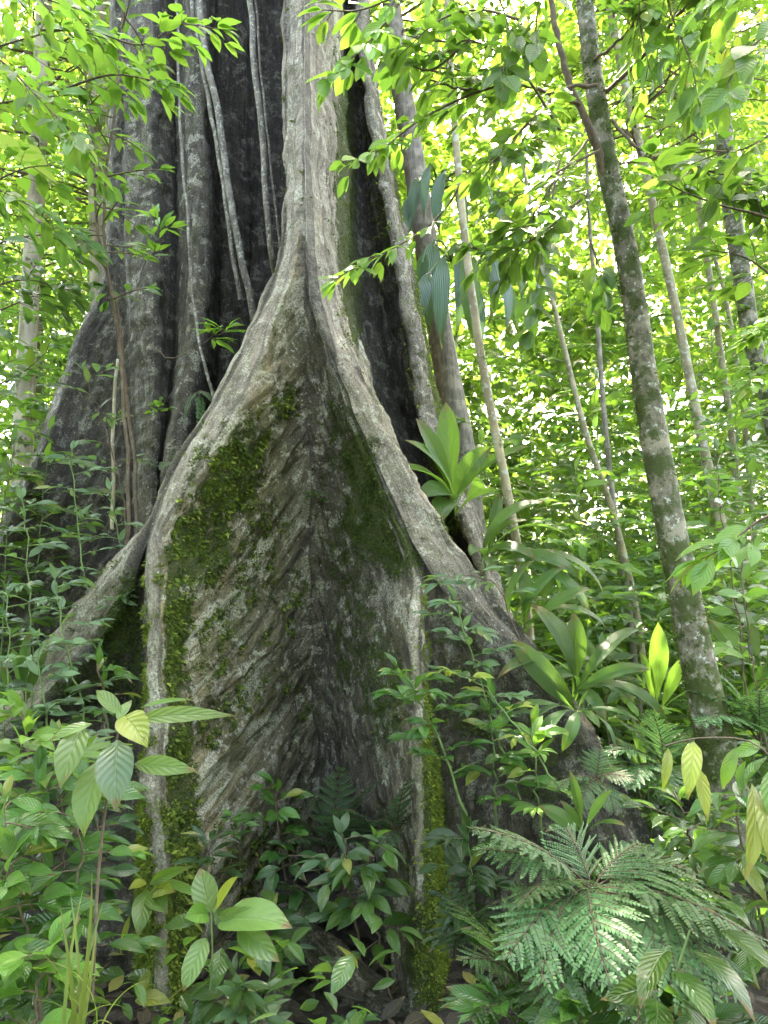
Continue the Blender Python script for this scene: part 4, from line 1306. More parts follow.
# lower left thicket, near the camera
BG = dict(L=.135, ratio=.42, lpb=5, blen=.22, sag=.4, droop=.4, smat='twig', tmpl=T_MED)
shrub('big-leaved brown-stemmed sapling at the lower edge beside the long grass', [(46,1060,2.7),(28,950,2.7),(10,860,2.7),(4,800,2.7)], nbr=11, lmat='mid', **BG)
shrub('dark straight-stemmed sapling rising through the grass tuft', [(78,1060,2.8),(78,960,2.8),(80,860,2.8),(82,790,2.8)], nbr=10, lmat='mid', **BG)
shrub('leafy sapling with tan stem between the brown-stemmed and the dark straight one', [(52,1060,2.9),(50,960,2.9),(44,860,2.9),(38,770,2.9)], nbr=12, lmat='mid', **BG)
shrub('sapling with bluish glossy blades just under the big veined leaves', [(70,960,3.2),(66,860,3.2),(60,800,3.2),(54,740,3.2)], nbr=11, lmat='pale', **BG)
shrub('sapling filling the corner of the view with broad hanging leaves', [(-20,1060,2.6),(-14,960,2.6),(0,900,2.6),(10,860,2.6)], nbr=9, lmat='mid', L=.17, ratio=.48, lpb=4, blen=.22, droop=.5)
shrub('low sapling with round leaves at the very bottom below the tan stem', [(30,1080,2.5),(34,1020,2.5),(40,970,2.5),(50,945,2.5)], nbr=7, lmat='bright', L=.12, ratio=.55, lpb=4, blen=.18)
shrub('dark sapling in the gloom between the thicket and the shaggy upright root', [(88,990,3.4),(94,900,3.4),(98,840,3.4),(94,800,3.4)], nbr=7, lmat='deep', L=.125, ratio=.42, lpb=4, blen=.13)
shrub('sapling with narrow leaves reaching over the thicket towards the upright root', [(20,900,3.1),(30,830,3.1),(60,770,3.05),(84,750,3.0)], nbr=9, lmat='bright', L=.15, ratio=.34, lpb=5, blen=.22)
shrub('yellow-tipped sapling at the view edge above the brown-stemmed one', [(-6,960,3.0),(6,850,3.0),(14,780,3.0),(26,735,3.0)], nbr=10, lmat='bright', L=.12, ratio=.42, lpb=5, blen=.2)
shrub('small sapling with fresh leaves beneath the pale branch of the buttress', [(40,830,3.4),(30,770,3.4),(24,730,3.4),(18,705,3.4)], nbr=8, lmat='bright', **BG)

leafy_rosette('shrub with very large curved-vein leaves in front of the upright root, one pale and hanging', (92,1000,2.45),
    [(84,838,2.32,.5,.44,None,(104,758,2.42)),(116,812,2.28,.45,.50,'pale',(118,740,2.40)),(199,772,2.30,.25,.26,None,(134,764,2.38)),(236,716,2.34,.35,.16,None,(134,720,2.40)),
     (148,748,2.30,.6,.55,'yellow',(124,716,2.40)),(60,790,2.30,.5,.42,None,(84,726,2.42)),(196,700,2.50,.3,.14,'bright',(140,708,2.42)),(96,690,2.52,.4,.3,None,(122,716,2.44)),(48,742,2.36,.5,.26,None,(92,724,2.42)),(132,700,2.5,.3,.4,None,(118,722,2.42))],
    'melastome', T_BIG, stalk=.0, name='large_leaved_shrub', cat='shrub', smat='twig', stem=[(92,1000,2.45),(98,880,2.45),(108,790,2.44),(120,722,2.42)], sr=.006)
leafy_rosette('seedling with round curved-vein leaves in the hollow, one leaf holed and one yellow', (208,1010,2.9),
    [(200,868,2.95,.3,.62,'melastome',(210,912,2.9)),(238,876,2.85,.15,.36,'yellow',(216,908,2.9)),(268,912,2.85,.3,.26,None,(218,916,2.9)),(292,928,2.75,.4,.46,None,(220,922,2.9)),(280,962,2.72,.5,.4,None,(240,925,2.85)),
     (183,992,2.75,.45,.42,'worn',(206,938,2.86)),(184,918,2.8,.4,.6,'bright',(208,914,2.9)),(214,898,3.0,.2,.4,'bright',(212,914,2.9))],
    'melastome', T_BIGO, name='seedling', cat='seedling', smat='stem_green', stem=[(208,1010,2.9),(212,960,2.9),(211,912,2.9)], sr=.005)
leafy_rosette('small plant with pointed leaves growing on the shaggy upright root', (148,905,3.4),
    [(194,866,3.2,.4,.17,None,(150,884,3.35)),(214,905,3.15,.35,.13,None,(152,882,3.35)),(138,938,3.15,.5,.42,None,(147,890,3.3)),(128,890,3.2,.4,.4,'yellow',(146,882,3.3)),(168,914,3.2,.5,.55,'bright',(150,893,3.3)),(120,956,3.2,.5,.16,'yellow',(130,915,3.25)),(176,892,3.2,.4,.4,'yellow',(152,890,3.35))],
    'bright', T_BIG, name='seedling', cat='seedling', smat='stem_green', stem=[(148,930,3.5),(149,905,3.4),(149,884,3.35)], sr=.004)

# long grass
gb = P(74,1060,2.35)
groot = thing('grass_tuft', 'tuft of long yellow-green grass blades arching in the lower thicket', 'grass', gb)
Fg = Foliage(T_BLADE)
for (tx, ty, tY, dr) in [(92,870,2.3,.25),(84,885,2.3,.2),(60,905,2.3,.6),(128,1010,2.25,.9),(168,1040,2.2,.8),(136,1050,2.2,.9),(104,900,2.4,.3),(44,960,2.25,.9),(30,1000,2.3,1.0),(112,960,2.4,.6),(70,890,2.4,.2),(150,980,2.3,.9),(96,930,2.3,.3),(20,940,2.35,.8),(66,1000,2.2,.9),(118,1030,2.2,1.1)]:
    leaf_to(Fg, gb + jit(.03) * [1, 1, .2], P(tx, ty, tY), .030, dr, .4, unit(UP + jit(.3)), .0)
link_mesh('foliage', Fg.mesh('foliage', [M['grass']], gb), groot)

# ------------------------------------------------------------------ the hollow in front of the great tree
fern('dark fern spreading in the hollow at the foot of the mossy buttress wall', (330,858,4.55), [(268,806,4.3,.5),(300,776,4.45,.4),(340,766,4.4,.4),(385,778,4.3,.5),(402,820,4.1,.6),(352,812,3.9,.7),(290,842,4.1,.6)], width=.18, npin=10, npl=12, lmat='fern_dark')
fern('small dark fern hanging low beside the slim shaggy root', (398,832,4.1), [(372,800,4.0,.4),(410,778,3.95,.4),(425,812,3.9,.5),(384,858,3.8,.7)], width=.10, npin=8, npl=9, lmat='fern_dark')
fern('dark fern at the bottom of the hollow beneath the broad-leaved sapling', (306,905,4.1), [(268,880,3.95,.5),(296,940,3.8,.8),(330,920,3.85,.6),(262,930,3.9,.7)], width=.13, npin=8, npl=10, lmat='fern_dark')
shrub('sapling with pointed hanging leaves standing in the hollow beside the slim shaggy root', [(392,1000,3.85),(378,940,3.85),(366,890,3.8),(374,840,3.75)], L=.165, ratio=.42, nbr=7, blen=.20, lpb=3, lmat='mid', smat='twig', droop=.45, hang=.25, front=-90, tmpl=T_MED)
shrub('sapling with fresh pale leaf tips just above the pointed-leaved one in the hollow', [(360,960,3.9),(352,900,3.85),(346,860,3.8),(342,835,3.75)], L=.13, ratio=.40, nbr=8, blen=.20, lpb=4, lmat='pale', smat='twig', droop=.4, front=-90)
shrub('small bush with rounded glossy leaves at the foot of the ochre buttress wall', [(286,880,4.35),(280,840,4.3),(276,810,4.25),(274,785,4.2)], L=.12, ratio=.55, nbr=6, blen=.16, lpb=3, lmat='mid', droop=.3, front=-90)
shrub('dark bush with drooping leaves below the rounded glossy one in the hollow', [(304,930,4.25),(298,890,4.2),(292,862,4.1),(286,850,4.05)], L=.17, ratio=.40, nbr=5, blen=.2, lpb=3, lmat='deep', droop=.5, front=-90, hang=.15)
shrub('tiny two-leaved seedling sprouting from the base of the ochre buttress wall', [(236,850,4.15),(234,832,4.1),(233,815,4.05)], L=.09, ratio=.42, nbr=3, blen=.06, lpb=2, lmat='mid', front=-90, r=.003)
shrub('low seedling with narrow leaves under the holed round leaf, by the upright root', [(236,1040,3.0),(240,1000,2.95),(234,978,2.9)], L=.12, ratio=.32, nbr=5, blen=.09, lpb=3, lmat='mid', r=.004)
shrub('low seedling with pale leaf tips beside the dark lying root of the hollow', [(256,1060,3.0),(250,1020,2.95),(240,1000,2.9)], L=.12, ratio=.40, nbr=6, blen=.13, lpb=3, lmat='pale', r=.004)
shrub('dark seedling behind the shaggy upright root at the mouth of the hollow', [(214,900,3.7),(210,860,3.65),(206,840,3.6)], L=.12, ratio=.34, nbr=4, blen=.08, lpb=3, lmat='deep', r=.004, front=-60)

# epiphytes on the great tree
shrub('little epiphyte sprig with two leaf whorls on the rounded trunk flute', [(140,275,5.85),(146,262,5.75),(160,245,5.6),(156,215,5.55)], L=.17, ratio=.30, nbr=5, blen=.12, lpb=4, lmat='bright', front=-90, r=.004, name='epiphyte', cat='epiphyte')
shrub('sprig of fresh leaves arching out of the dark hollow beside the pale ridge', [(150,345,5.4),(172,358,5.3),(200,345,5.2),(228,328,5.1)], L=.18, ratio=.28, nbr=4, blen=.10, lpb=4, lmat='bright', front=-60, r=.005, start=.75, name='epiphyte', cat='epiphyte')
fern('tiny fern hanging on the bark in the dark hollow above the ochre wall', (198,392,5.35), [(188,404,5.2,.5),(197,430,5.2,.7),(212,402,5.2,.6),(186,418,5.25,.7)], width=.05, npin=8, npl=4, lmat='fern')
fern('tiny fern lower down in the dark hollow just above the ochre wall ridge', (170,462,5.3), [(186,455,5.15,.5),(160,470,5.15,.6),(180,478,5.1,.7)], width=.05, npin=8, npl=4, lmat='fern')
shrub('tiny round-leaved sprig on the bark of the rounded flute, lowest of the epiphytes', [(158,420,5.75),(160,412,5.65),(160,402,5.6)], L=.08, ratio=.6, nbr=4, blen=.06, lpb=2, lmat='bright', front=-90, r=.003, name='epiphyte', cat='epiphyte')
shrub('tiny sprig in the crease of the mossy pocket wall', [(318,504,5.0),(315,498,4.9),(312,494,4.85)], L=.07, ratio=.36, nbr=4, blen=.05, lpb=2, lmat='mid', front=-90, r=.002, name='epiphyte', cat='epiphyte')
shrub('small pale-leaved plant rooted on the mossy face between upright root and pale branch', [(112,612,4.2),(118,602,4.1),(124,596,4.05)], L=.09, ratio=.36, nbr=4, blen=.07, lpb=2, lmat='pale', front=-90, r=.002, name='epiphyte', cat='epiphyte')

# ------------------------------------------------------------------ saplings in front of the dark buttress wall
SR = dict(ratio=.40, smat='stem_green', droop=.35, pair=True, front=-90)
shrub('sapling with pale silvery leaves in front of the slim root and dark buttress wall', [(520,800,3.95),(492,720,3.9),(470,650,3.85),(455,600,3.8)], L=.105, nbr=11, blen=.22, lpb=4, lmat='pale', **SR)
shrub('sapling with broad pointed leaves crossing the slim upright root', [(470,830,3.75),(446,760,3.7),(420,700,3.65),(398,668,3.6)], L=.125, nbr=10, blen=.20, lpb=3, lmat='mid', **SR)
shrub('dark stemmed sapling with leaf pairs against the dark foot of the buttress wall', [(500,860,3.9),(496,790,3.85),(494,740,3.8),(488,690,3.75)], L=.13, nbr=8, blen=.18, lpb=3, lmat='mid', **SR)
shrub('small yellowish sapling at the dark foot of the buttress wall above the big fern', [(545,850,3.8),(538,800,3.75),(534,760,3.7),(532,725,3.7)], L=.12, nbr=5, blen=.14, lpb=3, lmat='bright', **SR)
shrub('sparse shoot with arching pale green stem rising across the dark buttress wall', [(560,790,3.6),(530,745,3.6),(490,695,3.6),(455,672,3.6),(436,672,3.6)], L=.085, nbr=5, blen=.10, lpb=3, lmat='yellow', ratio=.4, smat='stem_green', droop=.4, r=.006)
shrub('sprig of silvery leaves reaching over the pale edge of the dark buttress', [(520,640,4.1),(500,590,4.0),(470,575,3.9),(430,585,3.85)], L=.12, nbr=6, blen=.12, lpb=3, lmat='pale', ratio=.34, smat='twig', droop=.35, r=.004)
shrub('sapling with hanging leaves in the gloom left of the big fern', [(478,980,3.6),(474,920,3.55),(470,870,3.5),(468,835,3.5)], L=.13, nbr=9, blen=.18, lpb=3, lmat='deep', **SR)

# ------------------------------------------------------------------ strap-leaved plants along the right edge of the great tree
leafy_rosette('bright strap-leaved plant perched on the mossy edge of the rear buttress', (455,515,5.4),
    [(404,440,5.1,.75,.22,'bright'),(416,418,5.2,.5,.17,'bright'),(446,402,5.4,.15,.20,'bright'),(396,470,5.0,.9,.24,'bright'),(492,446,5.1,.95,.28),(418,498,4.95,1.1,.30),(486,488,4.95,1.1,.28),(440,524,4.9,1.2,.28),(530,446,5.1,.9,.13)],
    'pleat', ratio=.2)
leafy_rosette('large strap-leaved plant with long arching pleated blades beside the yellowish pole stem', (484,575,5.1),
    [(545,502,4.9,1.3,.15),(582,582,4.9,1.5,.13),(556,572,4.9,1.5,.15),(536,560,4.8,1.6,.18),(590,620,4.9,1.5,.11),(470,556,4.75,1.3,.24),(492,572,4.75,1.4,.24),(604,596,5.0,1.4,.09),(528,520,4.9,1.2,.17),(500,492,5.1,.6,.14),(570,538,4.9,1.4,.14)],
    'pleat', ratio=.15)
leafy_rosette('cascade of narrow arching pleated blades close behind the pale edge of the dark buttress', (520,640,4.9),
    [(566,566,4.8,1.3,.11),(590,588,4.75,1.4,.10),(552,548,4.9,1.0,.12),(606,628,4.7,1.5,.11),(534,560,4.75,1.1,.16),(578,640,4.6,1.6,.13),(600,664,4.6,1.6,.12),(548,600,4.65,1.4,.18),(520,562,4.8,.8,.17)],
    'pleat', ratio=.13)
leafy_rosette('clump of upright pleated blades beyond the foot of the dark buttress wall', (572,708,4.55),
    [(574,612,4.5,.2,.24),(512,640,4.35,1.6,.17),(530,604,4.6,1.2,.15),(496,680,4.25,1.6,.13),(650,670,4.35,1.6,.12),(636,706,4.25,1.7,.14),(622,640,4.6,1.3,.13),(668,730,4.25,1.7,.12),(606,724,4.2,1.7,.17),(540,690,4.25,1.7,.17),(640,630,4.7,1.2,.10)],
    'pleat', ratio=.16)
leafy_rosette('drooping palm seedling with narrow hanging blades in front of the dark buttress foot', (576,712,4.0),
    [(532,722,3.85,.9,.13),(534,748,3.8,1.1,.16),(562,752,3.75,1.2,.18),(600,728,3.8,.9,.2),(614,752,3.8,1.1,.16),(510,706,3.9,.6,.10),(640,722,3.85,.8,.10),(588,690,4.0,.4,.14),(556,690,4.0,.5,.12)],
    'pleat', ratio=.15, name='palm_seedling')
leafy_rosette('pair of tall bright upright blades between the leaning trunk and the strap plants', (656,722,4.9),
    [(658,622,4.85,.12,.20,'bright'),(684,656,4.8,.3,.18,'bright'),(640,650,4.8,.3,.14,'bright'),(700,690,4.7,.6,.12)],
    'bright', ratio=.18)
leafy_rosette('palm seedling with broad dark blades above the sunlit fern', (584,838,3.3),
    [(538,806,3.15,.6,.2),(545,832,3.1,.6,.14),(612,790,3.2,.5,.18),(570,770,3.25,.3,.14),(626,826,3.1,.7,.16),(560,800,3.2,.5,.16)],
    'pleat', ratio=.16, name='palm_seedling')
leafy_rosette('palm seedling with shiny narrow blades at the foot of the leaning trunk', (650,790,4.2),
    [(612,735,4.1,.6,.12),(632,715,4.15,.4,.12),(690,740,4.05,.6,.12),(668,720,4.2,.3,.13),(600,770,4.0,.8,.12),(700,775,4.0,.8,.12)],
    'pleat', ratio=.13, name='palm_seedling')
leafy_rosette('pale pleated plant in the thicket beyond the leaning trunk', (745,700,5.4),
    [(708,618,5.2,1.0,.2),(732,600,5.2,.7,.2),(772,624,5.2,1.0,.18),(698,650,5.1,1.2,.22),(782,664,5.1,1.2,.22),(722,668,5.0,1.3,.22)],
    'pleat', ratio=.18)
# bluish hanging straps on the fibrous trunk: two clusters
def straps(pts, Y, seed):
    q = random.Random(seed); out = []
    for nx, ny, tx, ty in pts:
        yy = Y - q.uniform(0, .5)
        out.append((tx, ty, yy - .12, q.uniform(.5, 1.0), q.uniform(.13, .19), 'pleat' if q.random() < .25 else None, (nx, ny, yy)))
    return out


leafy_rosette('upper cluster of drooping bluish green blades on the fibrous trunk, the smaller of two', (438,190,7.35),
    straps([(420,176,410,236),(430,164,424,222),(446,170,440,236),(458,186,466,240),(470,172,486,222),(486,196,508,248),(410,196,404,250)], 7.2, 3), 'pleat_blue', ratio=.2, name='epiphyte', cat='epiphyte', tmpl=T_BIG, petioles=True)
leafy_rosette('lower cluster of long drooping bluish green blades on the fibrous trunk, fanning outward', (452,262,7.3),
    straps([(424,250,420,318),(434,240,430,336),(444,256,442,350),(456,244,456,338),(468,252,472,346),(480,244,488,326),(492,256,506,334),(502,248,522,312),(514,262,538,306),(430,272,414,340),(470,280,478,362),(498,276,518,338)], 7.15, 4), 'pleat_blue', ratio=.17, name='epiphyte', cat='epiphyte', tmpl=T_BIG, petioles=True)

# ------------------------------------------------------------------ ferns of the lower right corner
fern('large bright fern in the lower corner, broad fronds arching over all around it', (592,890,2.9),
     [(764,946,2.5,.5,.26),(470,828,2.75,.45,.2),(566,828,3.0,.3,.18),(738,990,2.5,.6,.26),(700,1010,2.4,.7,.24),(640,1030,2.35,.8,.24),(560,1030,2.4,.8,.22),(505,960,2.5,.7,.22),(478,850,2.8,.5,.20),(520,905,2.6,.6,.22),(690,868,2.9,.5,.24),(735,905,2.75,.5,.22),(610,985,2.35,.8,.22),(540,985,2.45,.75,.22),(640,842,3.0,.4,.2)],
     width=.22, npin=11, npl=16)
fern('smaller fern half hidden beneath the big fern, next to the slim shaggy root', (520,990,2.9),
     [(462,960,2.75,.6),(470,1020,2.65,.8),(500,920,2.8,.4),(550,1030,2.55,.8),(450,900,2.85,.4),(520,880,2.85,.3)], width=.15, npin=10, npl=13)
fern('pale feathery fern beyond the leaning trunk at the edge of the view', (760,745,4.4), [(690,690,4.2,.5,.22),(718,672,4.3,.4),(700,725,4.0,.7,.22),(760,690,4.1,.5),(790,690,4.2,.5)], width=.2, npin=10, npl=12)
fern('light green fern between the palm seedlings and the leaning trunk', (664,770,3.9), [(606,752,3.75,.6),(622,722,3.85,.5),(652,712,3.85,.4),(690,730,3.8,.6),(630,790,3.6,.9),(672,800,3.6,.9)], width=.15, npin=9, npl=12)
fern('small yellowish fern hanging in front of the drooping palm seedling', (596,780,3.5), [(558,790,3.4,.7),(580,812,3.35,.9),(614,812,3.35,.9),(632,780,3.4,.7),(600,750,3.5,.4)], width=.10, npin=8, npl=9)
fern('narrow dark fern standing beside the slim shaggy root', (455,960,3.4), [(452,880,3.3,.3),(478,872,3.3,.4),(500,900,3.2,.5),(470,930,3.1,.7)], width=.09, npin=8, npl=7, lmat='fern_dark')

# ------------------------------------------------------------------ leaves along the right edge
leafy_rosette('spray of drooping yellow-green leaves hanging in front of the leaning trunk', (790,770,2.6),
    [(662,792,2.45,.7,.22,'yellow',(668,748,2.5)),(688,800,2.4,.7,.30,'yellow',(694,742,2.5)),(708,822,2.4,.6,.24,'yellow',(700,770,2.5)),(745,880,2.35,.5,.22,'yellow',(752,784,2.5)),(768,862,2.35,.5,.24,'yellow',(762,790,2.5)),(728,758,2.5,.4,.3,None,(760,742,2.55)),(782,840,2.4,.5,.4,None,(770,770,2.5)),(722,790,2.5,.6,.3,None,(736,748,2.5))],
    'bright', T_BIG, name='shrub', cat='shrub', smat='twig', stem=[(800,900,2.6),(785,790,2.55),(756,744,2.52),(700,738,2.5),(664,746,2.5)], sr=.004)
leafy_rosette('glossy dark plant with long lance leaves in the bottom corner under the big fern', (672,1040,2.5),
    [(756,1024,2.15,.5,.30,None,(690,950,2.4)),(718,1034,2.15,.5,.30,None,(672,972,2.4)),(640,1010,2.2,.5,.30,None,(668,950,2.4)),(752,930,2.3,.5,.3,None,(706,900,2.5)),(700,1060,2.1,.6,.3,None,(664,990,2.4)),(650,1060,2.15,.6,.3,None,(654,1000,2.4)),(600,1000,2.25,.4,.3,None,(650,985,2.4)),(780,980,2.2,.5,.28,None,(720,930,2.4))],
    'mid', T_BIG, name='shrub', cat='shrub', smat='stem_green', stem=[(672,1060,2.5),(676,980,2.45),(690,930,2.45)], sr=.006)
branch_thing('bough with large bright sunlit leaves at the edge of the view beyond the leaning trunk', [[(800,505,3.2),(760,520,3.2),(728,545,3.2),(700,560,3.25)]], L=.20, ratio=.42, lmat='bright', spacing=.07, droop=.3, twigs=1.3, hang=.05, tl=.22, tmpl=T_MED, name='bough')
shrub('leafy shrub with broad yellow-green leaves beyond the leaning trunk foot', [(770,760,4.6),(752,660,4.6),(742,580,4.6),(748,530,4.6)], L=.17, ratio=.42, nbr=10, blen=.3, lpb=4, lmat='bright', smat='twig')
shrub('thin dark-stemmed sapling standing beyond the leaning trunk with spread leaves', [(748,720,5.0),(738,620,5.0),(722,520,5.0),(716,450,5.0)], L=.17, ratio=.40, nbr=11, blen=.34, lpb=4, lmat='mid', smat='twig')
shrub('shrub with drooping leaves at the foot of the leaning trunk in the corner', [(770,960,3.0),(752,880,3.0),(738,830,3.0),(742,790,3.0)], L=.17, ratio=.36, nbr=9, blen=.25, lpb=4, lmat='mid', hang=.2, droop=.5)
shrub('low shrub with glossy leaves behind the sunlit big fern', [(700,900,3.5),(694,850,3.45),(684,820,3.4),(680,800,3.4)], L=.15, ratio=.36, nbr=9, blen=.25, lpb=4, lmat='mid', hang=.1, droop=.5)
for i, (px, Y, top) in enumerate([(610,5.2,650),(690,5.5,640),(730,5.8,600),(585,5.6,640),(640,5.4,690),(780,5.2,640),(710,4.9,720),(560,6.1,590)]):
    x = (px - 384) / FPX * Y
    g0 = np.array([x, Y, float(ground_z(x, Y))]); tp = P(px + rng.uniform(-10, 10), top, Y)
    shrub('low leafy bush on the forest floor around the pleated plants and the leaning trunk', [g0, (g0 + tp) / 2 + jit(.05), tp], L=.15, ratio=.40, nbr=10, blen=.32, lpb=5, lmat=('mid', 'bright', 'deep')[i % 3],
          group='low bushes of the sunny floor', world=True, tmpl=T_LOW if Y > 5.3 else T_MED, name='bush', cat='bush', hang=.1, start=.1)

# ------------------------------------------------------------------ overhead and upper left leaves
U1 = dict(L=.135, ratio=.40, lpb=5, blen=.40, sag=.4, droop=.35, smat='twig', r=.014, tmpl=T_MEDO)
shrub('tall brown-stemmed sapling tree spreading over the upper corner before the great trunk', [(128,600,4.6),(128,470,4.6),(122,370,4.6),(108,270,4.5),(104,200,4.45),(118,90,4.4),(122,10,4.35),(126,-80,4.3)], nbr=26, lmat='mid', start=.42, name='young_tree', cat='young tree', **U1)
shrub('second slim sapling tree twisting close beside the brown-stemmed one', [(134,560,4.9),(136,480,4.9),(126,400,4.9),(116,300,4.9),(98,240,4.8),(92,120,4.7),(76,20,4.6),(70,-60,4.5)], nbr=22, lmat='canopy', start=.5, name='young_tree', cat='young tree', **U1)
branch_thing('bough of fresh bright leaves reaching across the top of the great trunk', [[(40,30,3.9),(90,30,3.85),(140,45,3.8),(180,25,3.75),(222,30,3.7)],[(60,90,4.0),(110,75,3.9),(150,80,3.85),(180,88,3.8)]], L=.135, ratio=.40, lmat='bright', spacing=.05, hang=.1, tl=.22)
branch_thing('bough of darker leaves hanging over the upper corner of the view', [[(-60,20,3.4),(0,60,3.4),(50,110,3.4),(90,150,3.4)],[(-60,150,3.5),(0,190,3.5),(50,215,3.5)],[(-50,-40,3.3),(20,-10,3.3),(80,10,3.3)]], L=.13, ratio=.40, lmat='canopy', spacing=.055, hang=.1, tl=.34)
branch_thing('bough of glossy leaves at mid height beside the dark buttress top', [[(-60,330,4.6),(0,310,4.6),(50,290,4.6),(90,285,4.6)],[(-40,390,4.8),(10,380,4.8),(50,350,4.8)]], L=.14, ratio=.40, lmat='mid', spacing=.06, hang=.12, tl=.32)
branch_thing('bright bough hanging from the top edge beside the pale front ridge', [[(440,-30,3.2),(400,-6,3.2),(360,10,3.2),(322,10,3.2)],[(420,-30,3.2),(384,25,3.2),(350,60,3.15),(330,80,3.1)]], L=.15, ratio=.42, lmat='bright', spacing=.06, hang=.3, tl=.14)
branch_thing('bough of dark glossy leaves with bare stem crossing above the bluish straps', [[(560,130,3.5),(520,70,3.5),(470,40,3.5),(440,55,3.5),(405,45,3.45)],[(520,20,3.4),(480,10,3.4),(440,20,3.4),(400,55,3.4)],[(470,40,3.5),(430,70,3.5),(395,55,3.45)]], L=.145, ratio=.46, lmat='canopy', spacing=.06, hang=.15, tl=.22)
branch_thing('bough of fresh leaves pointing at the mossy rear buttress, upper of two', [[(520,80,3.6),(470,95,3.6),(420,120,3.6),(380,150,3.55),(345,165,3.5)]], L=.125, ratio=.38, lmat='bright', spacing=.05, hang=.12, tl=.14, start=.45)
branch_thing('bough of fresh leaves pointing at the pale front ridge, lower of two', [[(470,170,3.8),(440,215,3.8),(400,245,3.75),(365,262,3.7),(335,280,3.65)]], L=.13, ratio=.32, lmat='bright', spacing=.045, hang=.12, tl=.12, start=.35)
branch_thing('bough of dark see-through leaves hanging before the bluish straps', [[(600,150,3.7),(570,165,3.7),(545,180,3.7),(520,195,3.7),(500,205,3.7)],[(580,200,3.8),(540,235,3.8),(505,250,3.8),(470,248,3.8)]], L=.145, ratio=.46, lmat='canopy', spacing=.06, hang=.2, tl=.24)
branch_thing('bough of big dark leaves hanging into the upper corner before the white sky', [[(820,-20,2.9),(770,30,2.9),(740,60,2.9),(725,90,2.9)],[(820,120,3.1),(780,130,3.1),(740,150,3.1),(700,150,3.1)],[(820,-60,2.8),(760,-30,2.8),(710,0,2.8)]], L=.16, ratio=.48, lmat='canopy', spacing=.06, hang=.18, tl=.26)
branch_thing('spray of dark see-through leaves fanned out between leaning trunk and view edge', [[(800,230,3.4),(760,215,3.4),(720,205,3.4),(680,190,3.4),(655,175,3.4)],[(800,300,3.5),(750,260,3.5),(710,250,3.5)]], L=.145, ratio=.46, lmat='canopy', spacing=.055, hang=.12, tl=.26)
branch_thing('twig of yellow sunlit pinnate leaflets high beyond the leaning trunk', [[(760,10,5.2),(730,40,5.2),(700,60,5.2),(690,80,5.2)]], L=.13, ratio=.36, lmat='yellow', spacing=.04, hang=.1, tl=.22, pair=True)
branch_thing('feathery bough of pinnate leaflets at the view edge level with the bluish straps', [[(820,290,4.6),(780,320,4.6),(750,330,4.6)],[(820,340,4.6),(780,360,4.6),(745,380,4.6)]], L=.12, ratio=.36, lmat='bright', spacing=.03, hang=.05, tl=.3, pair=True)
branch_thing('hanging twig with a few round leaves between the leaning trunk and the bluish straps', [[(560,160,4.4),(548,220,4.4),(540,270,4.4),(530,330,4.4)],[(590,240,4.3),(600,270,4.3),(605,290,4.3)]], L=.16, ratio=.5, lmat='canopy', spacing=.1, hang=.5, tl=.16)

shrub('dim seedling with narrow leaves just above the lying root in the hollow', [(272,980,3.8),(270,945,3.75),(266,920,3.7)], L=.13, ratio=.36, nbr=8, blen=.16, lpb=4, lmat='deep', r=.004)
shrub('tiny seedling under the sapling with hanging leaves on the dark soil', [(350,1070,3.3),(348,1045,3.3),(344,1025,3.3)], L=.09, ratio=.42, nbr=6, blen=.1, lpb=3, lmat='mid', r=.003)
# the crowded corner under and beside the big fern
leafy_rosette('palm seedling with long shiny blades in the corner under the drooping yellow leaves', (742,960,2.9),
    [(690,925,2.7,.9,.17),(712,905,2.75,.7,.16),(765,900,2.75,.7,.16),(790,940,2.7,.9,.17),(720,985,2.6,1.1,.18),(760,990,2.6,1.1,.18)], 'pleat', ratio=.16, name='palm_seedling')
shrub('shrub with dark hanging leaves just above the corner palm seedling', [(800,980,2.9),(785,900,2.9),(770,850,2.85),(762,815,2.85)], L=.16, ratio=.36, nbr=9, blen=.2, lpb=4, lmat='mid', hang=.25, droop=.5)
shrub('low dark seedling under the lance-leaved plant in the bottom corner', [(720,1090,2.5),(716,1040,2.45),(706,1010,2.4)], L=.13, ratio=.42, nbr=7, blen=.16, lpb=4, lmat='deep', r=.004)
shrub('low seedling with pointed leaves on the soil under the smaller fern', [(520,1080,2.8),(512,1030,2.75),(500,1000,2.7)], L=.14, ratio=.40, nbr=8, blen=.18, lpb=4, lmat='mid', r=.004)
shrub('small seedling under the fronds of the big fern with round glossy leaves', [(590,1080,2.6),(584,1030,2.5),(578,1005,2.45)], L=.13, ratio=.5, nbr=7, blen=.16, lpb=4, lmat='mid', r=.004)

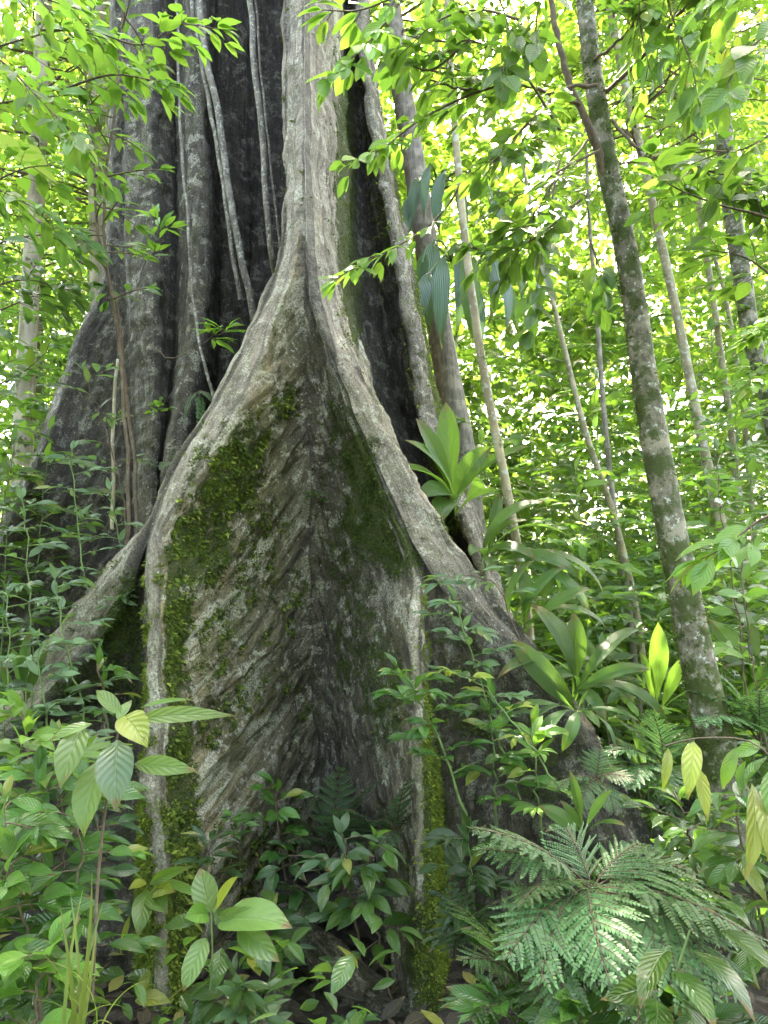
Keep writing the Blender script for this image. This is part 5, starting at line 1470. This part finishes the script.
branch_thing('bough of broad fresh leaves filling the top corner before the sunlit trunks', [[(-40,60,3.9),(20,40,3.9),(70,30,3.9),(110,40,3.9)],[(-40,110,4.0),(20,100,4.0),(70,95,4.0)],[(-40,200,4.1),(20,170,4.1),(60,165,4.1)]], L=.145, ratio=.42, lmat='bright', spacing=.055, hang=.1, tl=.36)
branch_thing('bough of mid green leaves arching just above the glossy one at mid height', [[(-40,260,4.2),(10,240,4.2),(60,235,4.2),(95,250,4.2)],[(-40,300,4.3),(20,280,4.3),(70,290,4.3)]], L=.14, ratio=.42, lmat='mid', spacing=.06, hang=.1, tl=.34)
branch_thing('bough of big leaves hanging from the top edge between bluish straps and leaning trunk', [[(480,-50,3.3),(500,0,3.3),(510,40,3.3),(500,75,3.3)],[(560,-50,3.2),(540,0,3.2),(535,40,3.2)],[(430,-50,3.4),(450,-5,3.4),(470,20,3.4)]], L=.15, ratio=.46, lmat='canopy', spacing=.06, hang=.2, tl=.24)
branch_thing('bough of soft green leaves hanging from the top edge just beyond the leaning trunk', [[(660,-50,3.6),(670,10,3.6),(690,60,3.6),(700,110,3.6)],[(640,-50,3.7),(640,20,3.7),(650,70,3.7)],[(740,-60,3.7),(720,-10,3.7),(690,20,3.7)]], L=.15, ratio=.46, lmat='canopy', spacing=.06, hang=.2, tl=.28)
# leaf litter on the floor of the hollow
rr = np.random.RandomState(9)
n = 2600
lx, ly = rr.uniform(-2.4, 2.6, n), rr.uniform(2.2, 6.0, n)
lz = ground_z(lx, ly) + .03 + rr.uniform(0, .04, n)
az = rr.uniform(0, 6.283, n); Ls = rr.uniform(.05, .16, n)
F = Foliage(T_LOW)
F.add_many(list(np.stack([lx, ly, lz], -1)), list(np.stack([np.cos(az), np.sin(az), rr.normal(0, .15, n)], -1)), list(np.array([0, 0, 1.0]) + rr.normal(0, .3, (n, 3))), Ls, Ls * .22, rr.uniform(-.3, .6, n), .3)
o = link_mesh('leaf_litter', F.mesh('leaf_litter', [M['litter']]))
o['kind'] = 'stuff'
